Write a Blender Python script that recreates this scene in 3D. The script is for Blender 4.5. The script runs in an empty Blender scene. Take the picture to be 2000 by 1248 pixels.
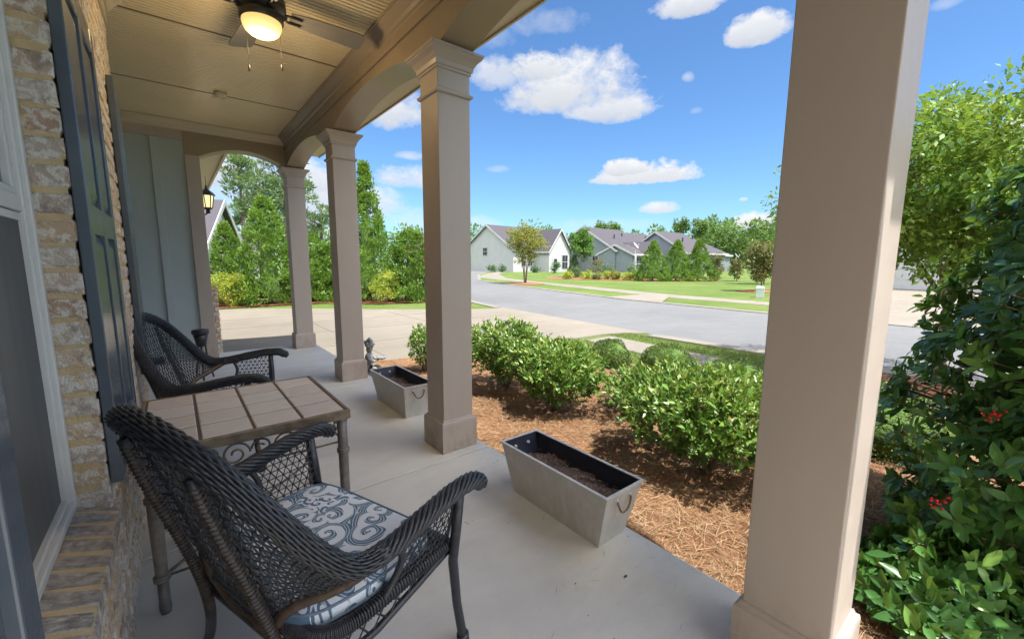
import bpy, math, random
import numpy as np
from mathutils import Vector, Matrix
random.seed(7)
RNG = np.random.default_rng(11)
R = math.radians
scene = bpy.context.scene
COL = scene.collection
PI = math.pi

# ------------------------------------------------------------------ helpers
class MB:
    def __init__(s): s.v = []; s.f = []
    def add(s, vs, fs):
        n = len(s.v); s.v.extend([tuple(p) for p in vs]); s.f.extend([tuple(i+n for i in f) for f in fs]); return s
    def box(s, x0, x1, y0, y1, z0, z1, m=None):
        vs = [(x0,y0,z0),(x1,y0,z0),(x1,y1,z0),(x0,y1,z0),(x0,y0,z1),(x1,y0,z1),(x1,y1,z1),(x0,y1,z1)]
        if m is not None: vs = [tuple(m @ Vector(p)) for p in vs]
        return s.add(vs, [(0,3,2,1),(4,5,6,7),(0,1,5,4),(1,2,6,5),(2,3,7,6),(3,0,4,7)])
    def quad(s, a, b, c, d): return s.add([a,b,c,d], [(0,1,2,3)])
    def loft(s, loops, closed=True, cap=True):
        n = len(loops[0]); vs = [p for l in loops for p in l]; fs = []
        for i in range(len(loops)-1):
            for j in range(n if closed else n-1):
                k = (j+1) % n
                fs.append((i*n+j, i*n+k, (i+1)*n+k, (i+1)*n+j))
        if cap and closed:
            fs.append(tuple(range(n-1,-1,-1))); fs.append(tuple((len(loops)-1)*n+j for j in range(n)))
        return s.add(vs, fs)
    def tube(s, pts, r, n=8, cap=True, closed=False, flat=1.0, ref=None):
        pts = [Vector(p) for p in pts]; m = len(pts)
        rs = r if isinstance(r, (list, tuple)) else [r]*m
        loops = []; up = Vector(ref) if ref else None
        for i in range(m):
            a = pts[i-1] if (i > 0 or closed) else pts[0]
            b = pts[(i+1) % m] if (i < m-1 or closed) else pts[m-1]
            t = (b-a)
            if t.length < 1e-9: t = Vector((0,0,1))
            t.normalize()
            if up is None:
                up = Vector((0,0,1)) if abs(t.z) < .9 else Vector((1,0,0))
            x = up - t*up.dot(t)
            if x.length < 1e-6: x = t.orthogonal()
            x.normalize(); y = t.cross(x); up = x
            loops.append([pts[i] + x*rs[i]*math.cos(2*PI*k/n) + y*rs[i]*flat*math.sin(2*PI*k/n) for k in range(n)])
        if closed: loops.append(loops[0]); cap = False
        return s.loft(loops, True, cap)
    def lathe(s, prof, n=20, c=(0,0,0), cap=True):
        loops = [[(c[0]+r*math.cos(2*PI*k/n), c[1]+r*math.sin(2*PI*k/n), c[2]+z) for k in range(n)] for r, z in prof]
        return s.loft(loops, True, cap)
    def sphere(s, c, r, n=10, m=6, sc=(1,1,1)):
        loops = []
        for i in range(1, m):
            a = PI*i/m
            loops.append([(c[0]+r*sc[0]*math.sin(a)*math.cos(2*PI*k/n), c[1]+r*sc[1]*math.sin(a)*math.sin(2*PI*k/n), c[2]-r*sc[2]*math.cos(a)) for k in range(n)])
        return s.loft(loops)
    def build(s, name, mat, parent=None, smooth=False, bevel=0, label=None):
        me = bpy.data.meshes.new(name); me.from_pydata(s.v, [], s.f); me.update()
        if mat: me.materials.append(mat)
        if smooth:
            me.polygons.foreach_set('use_smooth', [True]*len(me.polygons))
        o = bpy.data.objects.new(name, me); COL.objects.link(o)
        if parent is not None: o.parent = parent
        if bevel:
            b = o.modifiers.new('Bevel', 'BEVEL'); b.width = bevel; b.segments = 2; b.limit_method = 'ANGLE'; b.angle_limit = R(40)
        if label: o['label'] = label
        return o

def tag(o, label=None, cat=None, group=None, kind=None):
    if label: o['label'] = label
    if cat: o['category'] = cat
    if group: o['group'] = group
    if kind: o['kind'] = kind
    return o
def empty(name, loc=(0,0,0), rz=0, label=None, cat=None, group=None):
    o = bpy.data.objects.new(name, None); COL.objects.link(o); o.empty_display_size = .2
    o.location = loc; o.rotation_euler = (0,0,rz); return tag(o, label, cat, group)
def struct(o, kind='structure'): o['kind'] = kind; return o
def copy_tree(o, parent=None):
    c = o.copy(); COL.objects.link(c); c.parent = parent
    for ch in list(o.children): copy_tree(ch, c)
    return c
def catmull(P, n):
    P = [Vector(p) for p in P]; P = [P[0]*2-P[1]] + P + [P[-1]*2-P[-2]]; out = []
    m = len(P)-3
    for i in range(n+1):
        t = i/n*m; k = min(int(t), m-1); u = t-k
        a,b,c,d = P[k:k+4]
        out.append(.5*((2*b)+(c-a)*u+(2*a-5*b+4*c-d)*u*u+(3*b-a-3*c+d)*u*u*u))
    return out

# ------------------------------------------------------------------ materials
class NT:
    def __init__(s, tree): s.t = tree; s.n = tree.nodes; s.l = tree.links
    def node(s, typ, **kw):
        n = s.n.new(typ)
        for k, v in kw.items():
            if k == 'inp':
                for a, b in v.items(): s.set(n, a, b)
            else: setattr(n, k, v)
        return n
    def set(s, n, a, b):
        if isinstance(b, bpy.types.NodeSocket): s.l.new(b, n.inputs[a])
        else: n.inputs[a].default_value = b
    def math(s, op, a, b=None, c=None, clamp=False):
        n = s.n.new('ShaderNodeMath'); n.operation = op; n.use_clamp = clamp
        s.set(n, 0, a)
        if b is not None: s.set(n, 1, b)
        if c is not None: s.set(n, 2, c)
        return n.outputs[0]
    def vmath(s, op, a, b=None, out=0):
        n = s.n.new('ShaderNodeVectorMath'); n.operation = op; s.set(n, 0, a)
        if b is not None: s.set(n, 1, b)
        return n.outputs[out]
    def noise(s, scale, detail=4, rough=.55, vec=None, dist=0, out='Fac'):
        n = s.node('ShaderNodeTexNoise', inp={'Scale': scale, 'Detail': detail, 'Roughness': rough, 'Distortion': dist})
        if vec is not None: s.l.new(vec, n.inputs['Vector'])
        return n.outputs[out]
    def ramp(s, fac, stops, interp='LINEAR'):
        n = s.n.new('ShaderNodeValToRGB'); n.color_ramp.interpolation = interp
        e = n.color_ramp.elements
        while len(e) < len(stops): e.new(.5)
        for i, (p, c) in enumerate(stops):
            e[i].position = p; e[i].color = (*c, 1) if len(c) == 3 else c
        s.l.new(fac, n.inputs[0]); return n.outputs[0]
    def mix(s, fac, a, b, typ='MIX'):
        n = s.n.new('ShaderNodeMix'); n.data_type = 'RGBA'; n.blend_type = typ; n.clamp_factor = True
        s.set(n, 0, fac)
        for i, v in ((6, a), (7, b)):
            if not isinstance(v, bpy.types.NodeSocket): v = (*v, 1) if len(v) == 3 else v
            s.set(n, i, v)
        return n.outputs[2]
    def maprange(s, v, a, b, c=0., d=1.):
        n = s.n.new('ShaderNodeMapRange'); n.clamp = True
        for i, x in enumerate((v, a, b, c, d)): s.set(n, i, x)
        return n.outputs[0]
    def coord(s, which='Object', scale=None, rot=None):
        o = s.n.new('ShaderNodeTexCoord').outputs[which]
        if scale is not None or rot is not None:
            m = s.n.new('ShaderNodeMapping')
            if scale is not None: m.inputs['Scale'].default_value = scale
            if rot is not None: m.inputs['Rotation'].default_value = rot
            s.l.new(o, m.inputs[0]); o = m.outputs[0]
        return o
    def bump(s, h, strength=.3, dist=.01):
        n = s.node('ShaderNodeBump', inp={'Strength': strength, 'Distance': dist, 'Height': h}); return n.outputs[0]
def mat(name, base=(.5,.5,.5), rough=.6, metal=0., spec=.5):
    m = bpy.data.materials.new(name); m.use_nodes = True
    nt = NT(m.node_tree); b = m.node_tree.nodes['Principled BSDF']
    b.inputs['Base Color'].default_value = (*base, 1); b.inputs['Roughness'].default_value = rough
    b.inputs['Metallic'].default_value = metal; b.inputs['Specular IOR Level'].default_value = spec
    return m, nt, b
def var_mat(name, c1, c2, scale=6, rough=.6, bump=.15, bscale=None, metal=0, spec=.5, bdist=.005, detail=5, coord='Object', stretch=None):
    m, t, b = mat(name, c1, rough, metal, spec)
    v = t.coord(coord, stretch) 
    f = t.noise(scale, detail, .6, v)
    t.l.new(t.ramp(f, [(.3, c1), (.7, c2)]), b.inputs['Base Color'])
    h = t.noise(bscale or scale*6, 4, .6, v)
    t.l.new(t.bump(h, bump, bdist), b.inputs['Normal'])
    return m
def leaf_mat(name, stops, rough=.5, trans=.35, spec=.4):
    m, t, b = mat(name, stops[0], rough, 0, spec)
    a = t.node('ShaderNodeAttribute', attribute_name='rnd').outputs['Fac']
    n = len(stops); c = t.ramp(a, [(i/(n-1), s) for i, s in enumerate(stops)])
    t.l.new(c, b.inputs['Base Color'])
    tr = t.node('ShaderNodeBsdfTranslucent'); t.l.new(t.mix(.5, c, (.35,.45,.04), 'MIX'), tr.inputs[0])
    mx = t.node('ShaderNodeMixShader', inp={0: trans}); t.l.new(b.outputs[0], mx.inputs[1]); t.l.new(tr.outputs[0], mx.inputs[2])
    t.l.new(mx.outputs[0], t.n['Material Output'].inputs[0]); return m

M = {}
def m_taupe():
    m, t, b = mat('taupe_paint', (.45,.385,.33), .45)
    v = t.coord('Object'); sep = t.node('ShaderNodeSeparateXYZ'); t.l.new(v, sep.inputs[0])
    c = t.ramp(t.noise(2.2, 6, .65, t.coord('Object', (1,1,.25))), [(.3,(.355,.302,.266)),(.7,(.395,.338,.296))])
    n = t.noise(14, 6, .7, t.coord('Object', (1,1,.5)))
    low = t.maprange(sep.outputs[2], .42, .0)
    d = t.math('MULTIPLY', t.math('MULTIPLY', t.ramp(n, [(.45,(0,0,0)),(.62,(1,1,1))]), low), .55)
    c = t.mix(d, c, (.24,.17,.11))
    sc = t.ramp(t.noise(38, 4, .7, t.coord('Object', (1,1,.12)), .8), [(.70,(0,0,0)),(.76,(1,1,1))])
    c = t.mix(t.math('MULTIPLY', sc, .22), c, (.22,.18,.15))
    t.l.new(c, b.inputs['Base Color'])
    t.l.new(t.maprange(t.noise(5, 4, .6, v), .3, .7, .36, .56), b.inputs['Roughness'])
    t.l.new(t.bump(t.noise(90, 5, .65, t.coord('Object', (1,1,.35))), .10, .003), b.inputs['Normal']); return m
M['taupe'] = m_taupe()
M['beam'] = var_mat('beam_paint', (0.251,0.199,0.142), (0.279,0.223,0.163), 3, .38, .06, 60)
M['ceil'] = var_mat('ceiling_paint', (0.575,0.495,0.332), (0.633,0.548,0.381), 1.5, .26, .04, 50)
M['trim'] = var_mat('cream_trim', (0.455,0.389,0.273), (0.497,0.431,0.315), 3, .45, .06, 40)
M['siding'] = var_mat('siding_paint', (.33,.385,.395), (.37,.425,.435), 2.5, .5, .08, 90, stretch=(1,1,.3))
M['shutter'] = var_mat('shutter_paint', (.075,.092,.118), (.105,.125,.15), 5, .18, .1, 60)
M['vinyl'] = var_mat('window_vinyl', (.58,.58,.57), (.64,.64,.62), 8, .35, .05)
M['roof'] = var_mat('far_shingles', (0.047,0.042,0.051), (0.069,0.062,0.073), 12, .85, .3, 40, stretch=(1,1,4))
M['white'] = var_mat('white_paint', (0.397,0.397,0.386), (0.441,0.441,0.430), 4, .45, .06)
M['farwall'] = var_mat('far_white_siding', (0.364,0.375,0.375), (0.408,0.413,0.408), 1, .6, .1, 20)
M['fargray'] = var_mat('far_gray_siding', (0.149,0.176,0.198), (0.182,0.209,0.231), 1, .6, .1, 20)
M['fartan'] = var_mat('far_tan_siding', (0.361,0.318,0.249), (0.430,0.387,0.310), 1, .6, .1, 20)
M['darkglass'] = mat('dark_window_glass', (.03,.035,.045), .06)[0]
M['black'] = var_mat('black_metal', (.012,.012,.014), (.03,.03,.032), 20, .35, .1)
M['bronze'] = var_mat('rusty_bronze', (.12,.085,.055), (.27,.20,.14), 25, .5, .3, 90, metal=.3)
M['tubegrey'] = var_mat('weathered_tube', (.12,.105,.095), (.23,.20,.175), 22, .5, .3, 90, metal=.25)
M['bladegrey'] = var_mat('fan_blade', (.13,.12,.115), (.17,.155,.145), 8, .4, .08, stretch=(1,8,1))
M['bark'] = var_mat('bark', (0.100,0.070,0.050), (0.200,0.150,0.110), 15, .9, .6, 40)
M['stem'] = var_mat('stems', (0.120,0.085,0.050), (0.220,0.160,0.100), 30, .85, .4)
M['stone'] = var_mat('statue_stone', (.15,.155,.16), (.24,.245,.25), 30, .8, .4, 90)
M['berry'] = mat('red_berry', (.55,.02,.015), .3)[0]
M['soil'] = var_mat('potting_soil', (.045,.03,.025), (.17,.12,.10), 60, .95, .9, 120, bdist=.01)
M['liner'] = var_mat('planter_liner', (.012,.015,.028), (.03,.034,.055), 12, .35, .2)
M['cypress'] = leaf_mat('cypress_leaf', [(0.055,0.134,0.017),(0.103,0.213,0.028),(0.174,0.301,0.040)], .6, .3)
M['yellowleaf'] = leaf_mat('yellow_shrub_leaf', [(0.190,0.261,0.024),(0.316,0.364,0.040),(0.411,0.411,0.071)], .6, .35)
M['shrub'] = leaf_mat('hawthorn_leaf', [(.025,.085,.016),(.055,.145,.022),(.105,.22,.036),(.20,.31,.06),(.29,.31,.09)], .34, .22, .5)
M['box'] = leaf_mat('boxwood_leaf', [(.045,.085,.016),(.075,.125,.022),(.115,.17,.032)], .5, .12)
M['holly'] = leaf_mat('holly_leaf', [(.045,.13,.035),(.075,.21,.05),(.13,.31,.065),(.24,.44,.08)], .34, .28, .5)
M['crape'] = leaf_mat('crape_leaf', [(.06,.155,.018),(.11,.22,.026),(.18,.27,.036),(.27,.26,.06)], .5, .32)
M['orangeleaf'] = leaf_mat('orange_green_leaf', [(.11,.15,.022),(.19,.20,.035),(.30,.21,.045)], .6, .3)
M['pineleaf'] = leaf_mat('far_pine_leaf', [(0.077,0.138,0.065),(0.120,0.198,0.086),(0.181,0.258,0.120)], .7, .3)
M['midleaf'] = leaf_mat('mid_green_leaf', [(0.046,0.132,0.021),(0.081,0.202,0.030),(0.132,0.283,0.046)], .55, .3)
M['magnolia'] = leaf_mat('magnolia_leaf', [(0.052,0.078,0.017),(0.104,0.113,0.030),(0.217,0.147,0.052)], .45, .2)
M['bluegreen'] = leaf_mat('blue_green_leaf', [(0.047,0.103,0.047),(0.084,0.160,0.075),(0.122,0.206,0.103)], .6, .25)
M['wood_far'] = leaf_mat('woodland_leaf', [(0.054,0.120,0.033),(0.097,0.184,0.049),(0.151,0.249,0.065)], .7, .25)

def m_glow(name, col, s):
    m, t, b = mat(name, col, .3)
    b.inputs['Emission Color'].default_value = (*col, 1); b.inputs['Emission Strength'].default_value = s
    return m
M['globe'] = m_glow('lit_globe', (1,.62,.2), 1.3)
M['lampglass'] = m_glow('lit_lantern_glass', (1,.80,.38), .22)
def m_globe():
    m, t, b = mat('lit_globe_glass', (.9,.7,.35), .25)
    v = t.coord('Object'); sep = t.node('ShaderNodeSeparateXYZ'); t.l.new(v, sep.inputs[0])
    f = t.maprange(sep.outputs[2], 2.88, 3.04)
    c = t.ramp(f, [(0,(1,.75,.30)),(.35,(1,.70,.27)),(1,(.85,.42,.12))])
    t.l.new(c, b.inputs['Emission Color']); b.inputs['Emission Strength'].default_value = .215
    return m
M['globe'] = m_globe()

def m_glasspane():
    m, t, b = mat('window_glass', (.02,.025,.03), .02)
    g = t.node('ShaderNodeBsdfGlossy', inp={'Roughness': .02, 'Color': (.9,.93,.95,1)})
    tr = t.node('ShaderNodeBsdfTransparent', inp={'Color': (.55,.6,.6,1)})
    fr = t.node('ShaderNodeFresnel', inp={'IOR': 1.9})
    mx = t.node('ShaderNodeMixShader'); t.l.new(fr.outputs[0], mx.inputs[0]); t.l.new(tr.outputs[0], mx.inputs[1]); t.l.new(g.outputs[0], mx.inputs[2])
    t.l.new(mx.outputs[0], t.n['Material Output'].inputs[0]); return m
M['glass'] = m_glasspane()
def m_screen():
    m, t, b = mat('insect_screen', (.085,.085,.09), .55)
    v = t.coord('Object', (1,1,.12)); f = t.noise(7, 3, .5, v)
    t.l.new(t.ramp(f, [(.3,(.07,.07,.075)),(.7,(.13,.13,.135))]), b.inputs['Base Color'])
    w = t.noise(400, 2, .5); t.l.new(t.bump(w, .2, .001), b.inputs['Normal']); return m
M['screen'] = m_screen()
def m_brick():
    m, t, b = mat('whitewashed_brick', (.4,.35,.3), .9)
    v = t.coord('Object')
    a = t.node('ShaderNodeAttribute', attribute_name='rnd').outputs['Fac']
    base = t.ramp(a, [(0,(.46,.37,.31)),(.25,(.58,.50,.42)),(.45,(.46,.29,.20)),(.6,(.54,.43,.35)),(.8,(.56,.39,.23)),(1,(.64,.54,.42))])
    n1 = t.noise(28, 5, .65, v, .6); f1 = t.ramp(n1, [(.46,(0,0,0)),(.55,(1,1,1))])
    c = t.mix(t.math('MULTIPLY', f1, .8), base, (.76,.73,.67))
    n2 = t.noise(17, 4, .6, t.coord('Object', (1.3,1.1,1)), .4); f2 = t.ramp(n2, [(.56,(0,0,0)),(.66,(1,1,1))])
    c = t.mix(t.math('MULTIPLY', f2, .55), c, (.19,.14,.13))
    n3 = t.noise(10, 5, .7, v); f3 = t.ramp(n3, [(.54,(0,0,0)),(.66,(1,1,1))])
    c = t.mix(t.math('MULTIPLY', f3, .8), c, (.60,.40,.17))
    t.l.new(c, b.inputs['Base Color'])
    t.l.new(t.bump(t.math('ADD', t.noise(45, 6, .7, v), t.noise(160, 3, .6, v)), .9, .008), b.inputs['Normal']); return m
M['brick'] = m_brick()
M['mortar'] = var_mat('ochre_mortar', (.52,.385,.21), (.60,.46,.28), 25, .95, .8, 90, bdist=.006)
def m_concrete(name, c1, c2, c3, rough=.75, scale=1.2, stain=(.2,.16,.12), bump=.15, jx=0):
    m, t, b = mat(name, c1, rough)
    v = t.coord('Object')
    c = t.ramp(t.noise(scale, 7, .68, v, .35), [(.32,c1),(.5,c2),(.68,c3)])
    c = t.mix(.55, c, t.mix(1, c, t.ramp(t.noise(scale*2.7, 6, .7, t.coord('Object', (.5,1.6,1)), .6), [(.3,(.82,.82,.83)),(.7,(1.1,1.09,1.07))]), 'MULTIPLY'))
    s = t.ramp(t.noise(scale*4.1, 5, .7, t.coord('Object', (1,.7,1)), .5), [(.62,(0,0,0)),(.78,(1,1,1))])
    c = t.mix(t.math('MULTIPLY', s, .45), c, stain)
    sp = t.ramp(t.noise(260, 2, .5, v), [(.35,(.88,.88,.88)),(.6,(1.04,1.04,1.04))])
    c = t.mix(1, c, sp, 'MULTIPLY')
    t.l.new(c, b.inputs['Base Color'])
    t.l.new(t.bump(t.noise(120, 4, .6, v), bump, .004), b.inputs['Normal'])
    t.l.new(t.maprange(t.noise(2.3, 4, .6, v), .3, .7, rough-.12, rough+.1), b.inputs['Roughness'])
    return m
M['slab'] = m_concrete('porch_concrete', (.50,.485,.45), (.565,.55,.515), (.61,.60,.565), .60, .9, (.30,.25,.20))
M['drive'] = m_concrete('driveway_concrete', (0.180,0.155,0.121), (0.206,0.180,0.143), (0.224,0.197,0.162), .85, .35, (0.171,0.121,0.081))
M['walk'] = m_concrete('sidewalk_concrete', (0.188,0.168,0.134), (0.211,0.188,0.152), (0.229,0.206,0.171), .85, .8)
M['road'] = m_concrete('worn_asphalt', (0.124,0.125,0.128), (0.137,0.140,0.141), (0.149,0.150,0.152), .85, .25, (0.125,0.121,0.121), .3)
M['kerb'] = m_concrete('kerb_concrete', (0.180,0.165,0.136), (0.201,0.183,0.150), (0.215,0.197,0.165), .85, 1.5)
def m_grass():
    m, t, b = mat('lawn_grass', (.1,.15,.03), .9, 0, .15)
    v = t.coord('Object')
    c = t.ramp(t.noise(.35, 5, .6, v), [(.3,(.085,.135,.032)),(.5,(.11,.16,.042)),(.72,(.15,.185,.062))])
    f = t.ramp(t.noise(38, 4, .7, v), [(.35,(.7,.72,.6)),(.65,(1.2,1.18,1.15))])
    c = t.mix(1, c, f, 'MULTIPLY'); t.l.new(c, b.inputs['Base Color'])
    t.l.new(t.bump(t.noise(60, 5, .75, v), .8, .03), b.inputs['Normal']); return m
M['grass'] = m_grass()
M['blade'] = leaf_mat('grass_blade', [(0.065,0.115,0.018),(0.108,0.159,0.029),(0.174,0.195,0.051)], .6, .3)
M['straw'] = leaf_mat('pine_straw_needle', [(0.140,0.069,0.035),(0.263,0.155,0.077),(0.372,0.248,0.140),(0.449,0.348,0.224)], .75, .1, .2)
def m_mulch(name='pine_straw', sc=1.0):
    m, t, b = mat(name, (.3,.14,.06), .95, 0, .15)
    v = t.coord('Object', (1,1,1), (0,0,.6)); v2 = t.coord('Object', (7,1,1), (0,0,.9)); v3 = t.coord('Object', (1,6,1), (0,0,.4))
    a = t.noise(16*sc, 5, .7, v2, 1.0); bb = t.noise(18*sc, 5, .7, v3, 1.0)
    f = t.math('MULTIPLY_ADD', a, .5, t.math('MULTIPLY', bb, .5))
    c = t.ramp(f, [(.36,(.11,.052,.03)),(.48,(.25,.135,.075)),(.58,(.38,.24,.14)),(.70,(.50,.38,.25))])
    g = t.ramp(t.noise(1.3, 4, .6, v), [(.35,(.72,.62,.55)),(.65,(1.12,1.05,1))])
    c = t.mix(1, c, g, 'MULTIPLY'); t.l.new(c, b.inputs['Base Color'])
    t.l.new(t.bump(f, 1, .03), b.inputs['Normal']); return m
M['mulch'] = m_mulch()
M['redmulch'] = var_mat('red_mulch', (.18,.06,.03), (.32,.13,.06), 12, .95, .8, 50, bdist=.03)
def m_wicker():
    m, t, b = mat('dark_wicker', (.03,.032,.04), .38, 0, .55)
    v = t.coord('Object')
    c = t.ramp(t.noise(35, 4, .65, v), [(.3,(.014,.015,.02)),(.6,(.028,.03,.038)),(.85,(.075,.07,.065))])
    t.l.new(c, b.inputs['Base Color'])
    t.l.new(t.bump(t.noise(420, 3, .6, v), .35, .002), b.inputs['Normal']); return m
M['wicker'] = m_wicker()
M['wickerbrown'] = var_mat('brown_wrap', (.04,.03,.024), (.13,.085,.055), 30, .45, .4, 200, bdist=.003)
def m_fabric():
    m, t, b = mat('scroll_fabric', (.6,.6,.62), .9, 0, .2)
    v0 = t.coord('Object')
    wob = t.noise(7, 2, .5, v0, 0, 'Color')
    v = t.vmath('ADD', v0, t.vmath('MULTIPLY', t.vmath('SUBTRACT', wob, (.5,.5,.5)), (.07,.07,0)))
    v = t.vmath('MULTIPLY', v, (1,1,0))
    def scroll(scale, k, thr):
        vo = t.node('ShaderNodeTexVoronoi', voronoi_dimensions='2D', inp={'Scale': scale, 'Randomness': .65})
        t.l.new(v, vo.inputs['Vector'])
        d = t.vmath('SUBTRACT', v, vo.outputs['Position'])
        sep = t.node('ShaderNodeSeparateXYZ'); t.l.new(d, sep.inputs[0])
        ang = t.math('ARCTAN2', sep.outputs[1], sep.outputs[0])
        r = vo.outputs['Distance']
        sc = t.node('ShaderNodeSeparateXYZ'); t.l.new(vo.outputs['Color'], sc.inputs[0])
        ph = t.math('MULTIPLY', sc.outputs[0], 6.28)
        dirn = t.math('MULTIPLY', t.math('SUBTRACT', t.math('GREATER_THAN', sc.outputs[1], .5), .5), 2)
        s = t.math('SINE', t.math('ADD', t.math('MULTIPLY', ang, dirn), t.math('ADD', ph, t.math('MULTIPLY', t.math('POWER', r, .6), k))))
        return s, r
    s1, r1 = scroll(8.5, 15, 0); s2, r2 = scroll(22, 11, 0)
    f1 = t.maprange(s1, -.05, .1); f2 = t.maprange(s2, .15, .3)
    rings = t.maprange(t.math('SINE', t.math('MULTIPLY', r1, 75)), .55, .75)
    big = t.math('SUBTRACT', f1, t.math('MULTIPLY', rings, .8), clamp=True)
    sel = t.ramp(t.noise(6, 1, .5, v0), [(.45,(0,0,0)),(.5,(1,1,1))])
    fac = t.math('ADD', t.math('MULTIPLY', big, sel), t.math('MULTIPLY', f2, t.math('SUBTRACT', 1, sel)))
    c = t.mix(fac, (.64,.67,.72), (.095,.16,.235))
    t.l.new(c, b.inputs['Base Color'])
    t.l.new(t.bump(t.noise(600, 2, .5, v0), .2, .001), b.inputs['Normal']); return m
M['fabric'] = m_fabric()
def m_tile():
    m, t, b = mat('tabletop_tile', (.35,.3,.27), .45)
    v = t.coord('Object', (1,9,1)); a = t.node('ShaderNodeAttribute', attribute_name='rnd').outputs['Fac']
    c = t.ramp(a, [(0,(.52,.45,.41)),(.5,(.57,.51,.46)),(1,(.55,.50,.46))])
    g = t.ramp(t.noise(18, 5, .65, v), [(.3,(.86,.85,.84)),(.7,(1.12,1.12,1.12))])
    t.l.new(t.mix(1, c, g, 'MULTIPLY'), b.inputs['Base Color'])
    t.l.new(t.bump(t.noise(25, 4, .6, v), .25, .003), b.inputs['Normal']); return m
M['tile'] = m_tile()
def m_galv():
    m, t, b = mat('galvanised_steel', (.5,.48,.44), .55, .12)
    v = t.coord('Object', (2,2,.9)); f = t.noise(5, 7, .65, v, 1.4)
    c = t.ramp(f, [(.3,(.43,.415,.385)),(.5,(.50,.485,.455)),(.66,(.57,.555,.53)),(.8,(.50,.45,.39))])
    t.l.new(c, b.inputs['Base Color'])
    t.l.new(t.maprange(f, .3, .7, .35, .65), b.inputs['Roughness'])
    t.l.new(t.bump(t.noise(30, 4, .6), .15, .004), b.inputs['Normal']); return m
M['galv'] = m_galv()

def set_rnd(me, vals):
    a = me.attributes.new('rnd', 'FLOAT', 'FACE'); a.data.foreach_set('value', np.asarray(vals, dtype=np.float32))

# ------------------------------------------------------------------ leaves
LEAF5 = (np.array([(0,0,0),(-.5,.42,.16),(0,.5,-.04),(.5,.42,.16),(0,1,-.06)]), [(0,2,1),(2,4,1),(0,3,2),(2,3,4)])
LEAF4 = (np.array([(0,0,0),(-.5,.45,.08),(0,1,0),(.5,.45,.08)]), [(0,3,2,1)])
LEAF8 = (np.array([(0,0,0),(-.36,.22,.10),(-.5,.5,.14),(-.3,.8,.06),(0,1,-.1),(.3,.8,.06),(.5,.5,.14),(.36,.22,.10),(0,.5,0)]),
         [(0,8,2,1),(8,4,3,2),(0,7,6,8),(8,6,5,4)])
def leaves(name, pos, d, length, width, mat_, parent=None, tmpl=LEAF4, nrm=None, rnd=None, jit=.35, smooth=False):
    """pos Nx3, d Nx3 growth directions; one mesh of N little leaves"""
    N = len(pos); T, F = tmpl; K = len(T)
    d = d/np.maximum(np.linalg.norm(d, axis=1, keepdims=True), 1e-6)
    if nrm is None: nrm = np.tile([0,0,1.], (N,1)) + RNG.normal(0, jit, (N,3))
    else: nrm = nrm + RNG.normal(0, jit, (N,3))
    x = np.cross(d, nrm); x /= np.maximum(np.linalg.norm(x, axis=1, keepdims=True), 1e-6)
    z = np.cross(x, d)
    L = (length*RNG.uniform(.5, 1.3, N))[:,None]; W = L*width
    V = pos[:,None,:] + T[None,:,0,None]*(x*W)[:,None,:] + T[None,:,1,None]*(d*L)[:,None,:] + T[None,:,2,None]*(z*W)[:,None,:]
    V = V.reshape(-1,3)
    me = bpy.data.meshes.new(name)
    fl = np.array([len(f) for f in F]); idx = np.concatenate([np.array(f) for f in F])
    nf = len(F); tot = len(idx)
    me.vertices.add(N*K); me.vertices.foreach_set('co', V.astype(np.float32).ravel())
    me.loops.add(N*tot); me.loops.foreach_set('vertex_index', (idx[None,:] + (np.arange(N)*K)[:,None]).ravel().astype(np.int32))
    me.polygons.add(N*nf)
    st = np.concatenate([[0], np.cumsum(fl)[:-1]])
    me.polygons.foreach_set('loop_start', (st[None,:] + (np.arange(N)*tot)[:,None]).ravel().astype(np.int32))
    me.update(calc_edges=True)
    if smooth: me.polygons.foreach_set('use_smooth', np.ones(N*nf, dtype=bool))
    if rnd is None: rnd = RNG.random(N)
    set_rnd(me, np.repeat(rnd, nf)); me.materials.append(mat_)
    o = bpy.data.objects.new(name, me); COL.objects.link(o)
    if parent is not None: o.parent = parent
    return o
def unit(n):
    v = RNG.normal(0,1,(n,3)); return v/np.linalg.norm(v, axis=1, keepdims=True)
def clumped(centers, radii, per, flat=.8):
    C = np.repeat(centers, per, axis=0); Rr = np.repeat(radii, per)[:,None]
    u = unit(len(C)); rr = RNG.uniform(.35, 1.0, (len(C),1))**.7
    off = u*rr*Rr; off[:,2] *= flat
    return C+off, u
def ell_clumps(n, c, rad, shell=.55, zmin=-1.):
    out = []
    while len(out) < n:
        u = unit(1)[0]; r = RNG.uniform(shell, 1)
        p = u*r
        if p[2] < zmin: continue
        out.append(np.array(c)+p*np.array(rad))
    return np.array(out)

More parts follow.
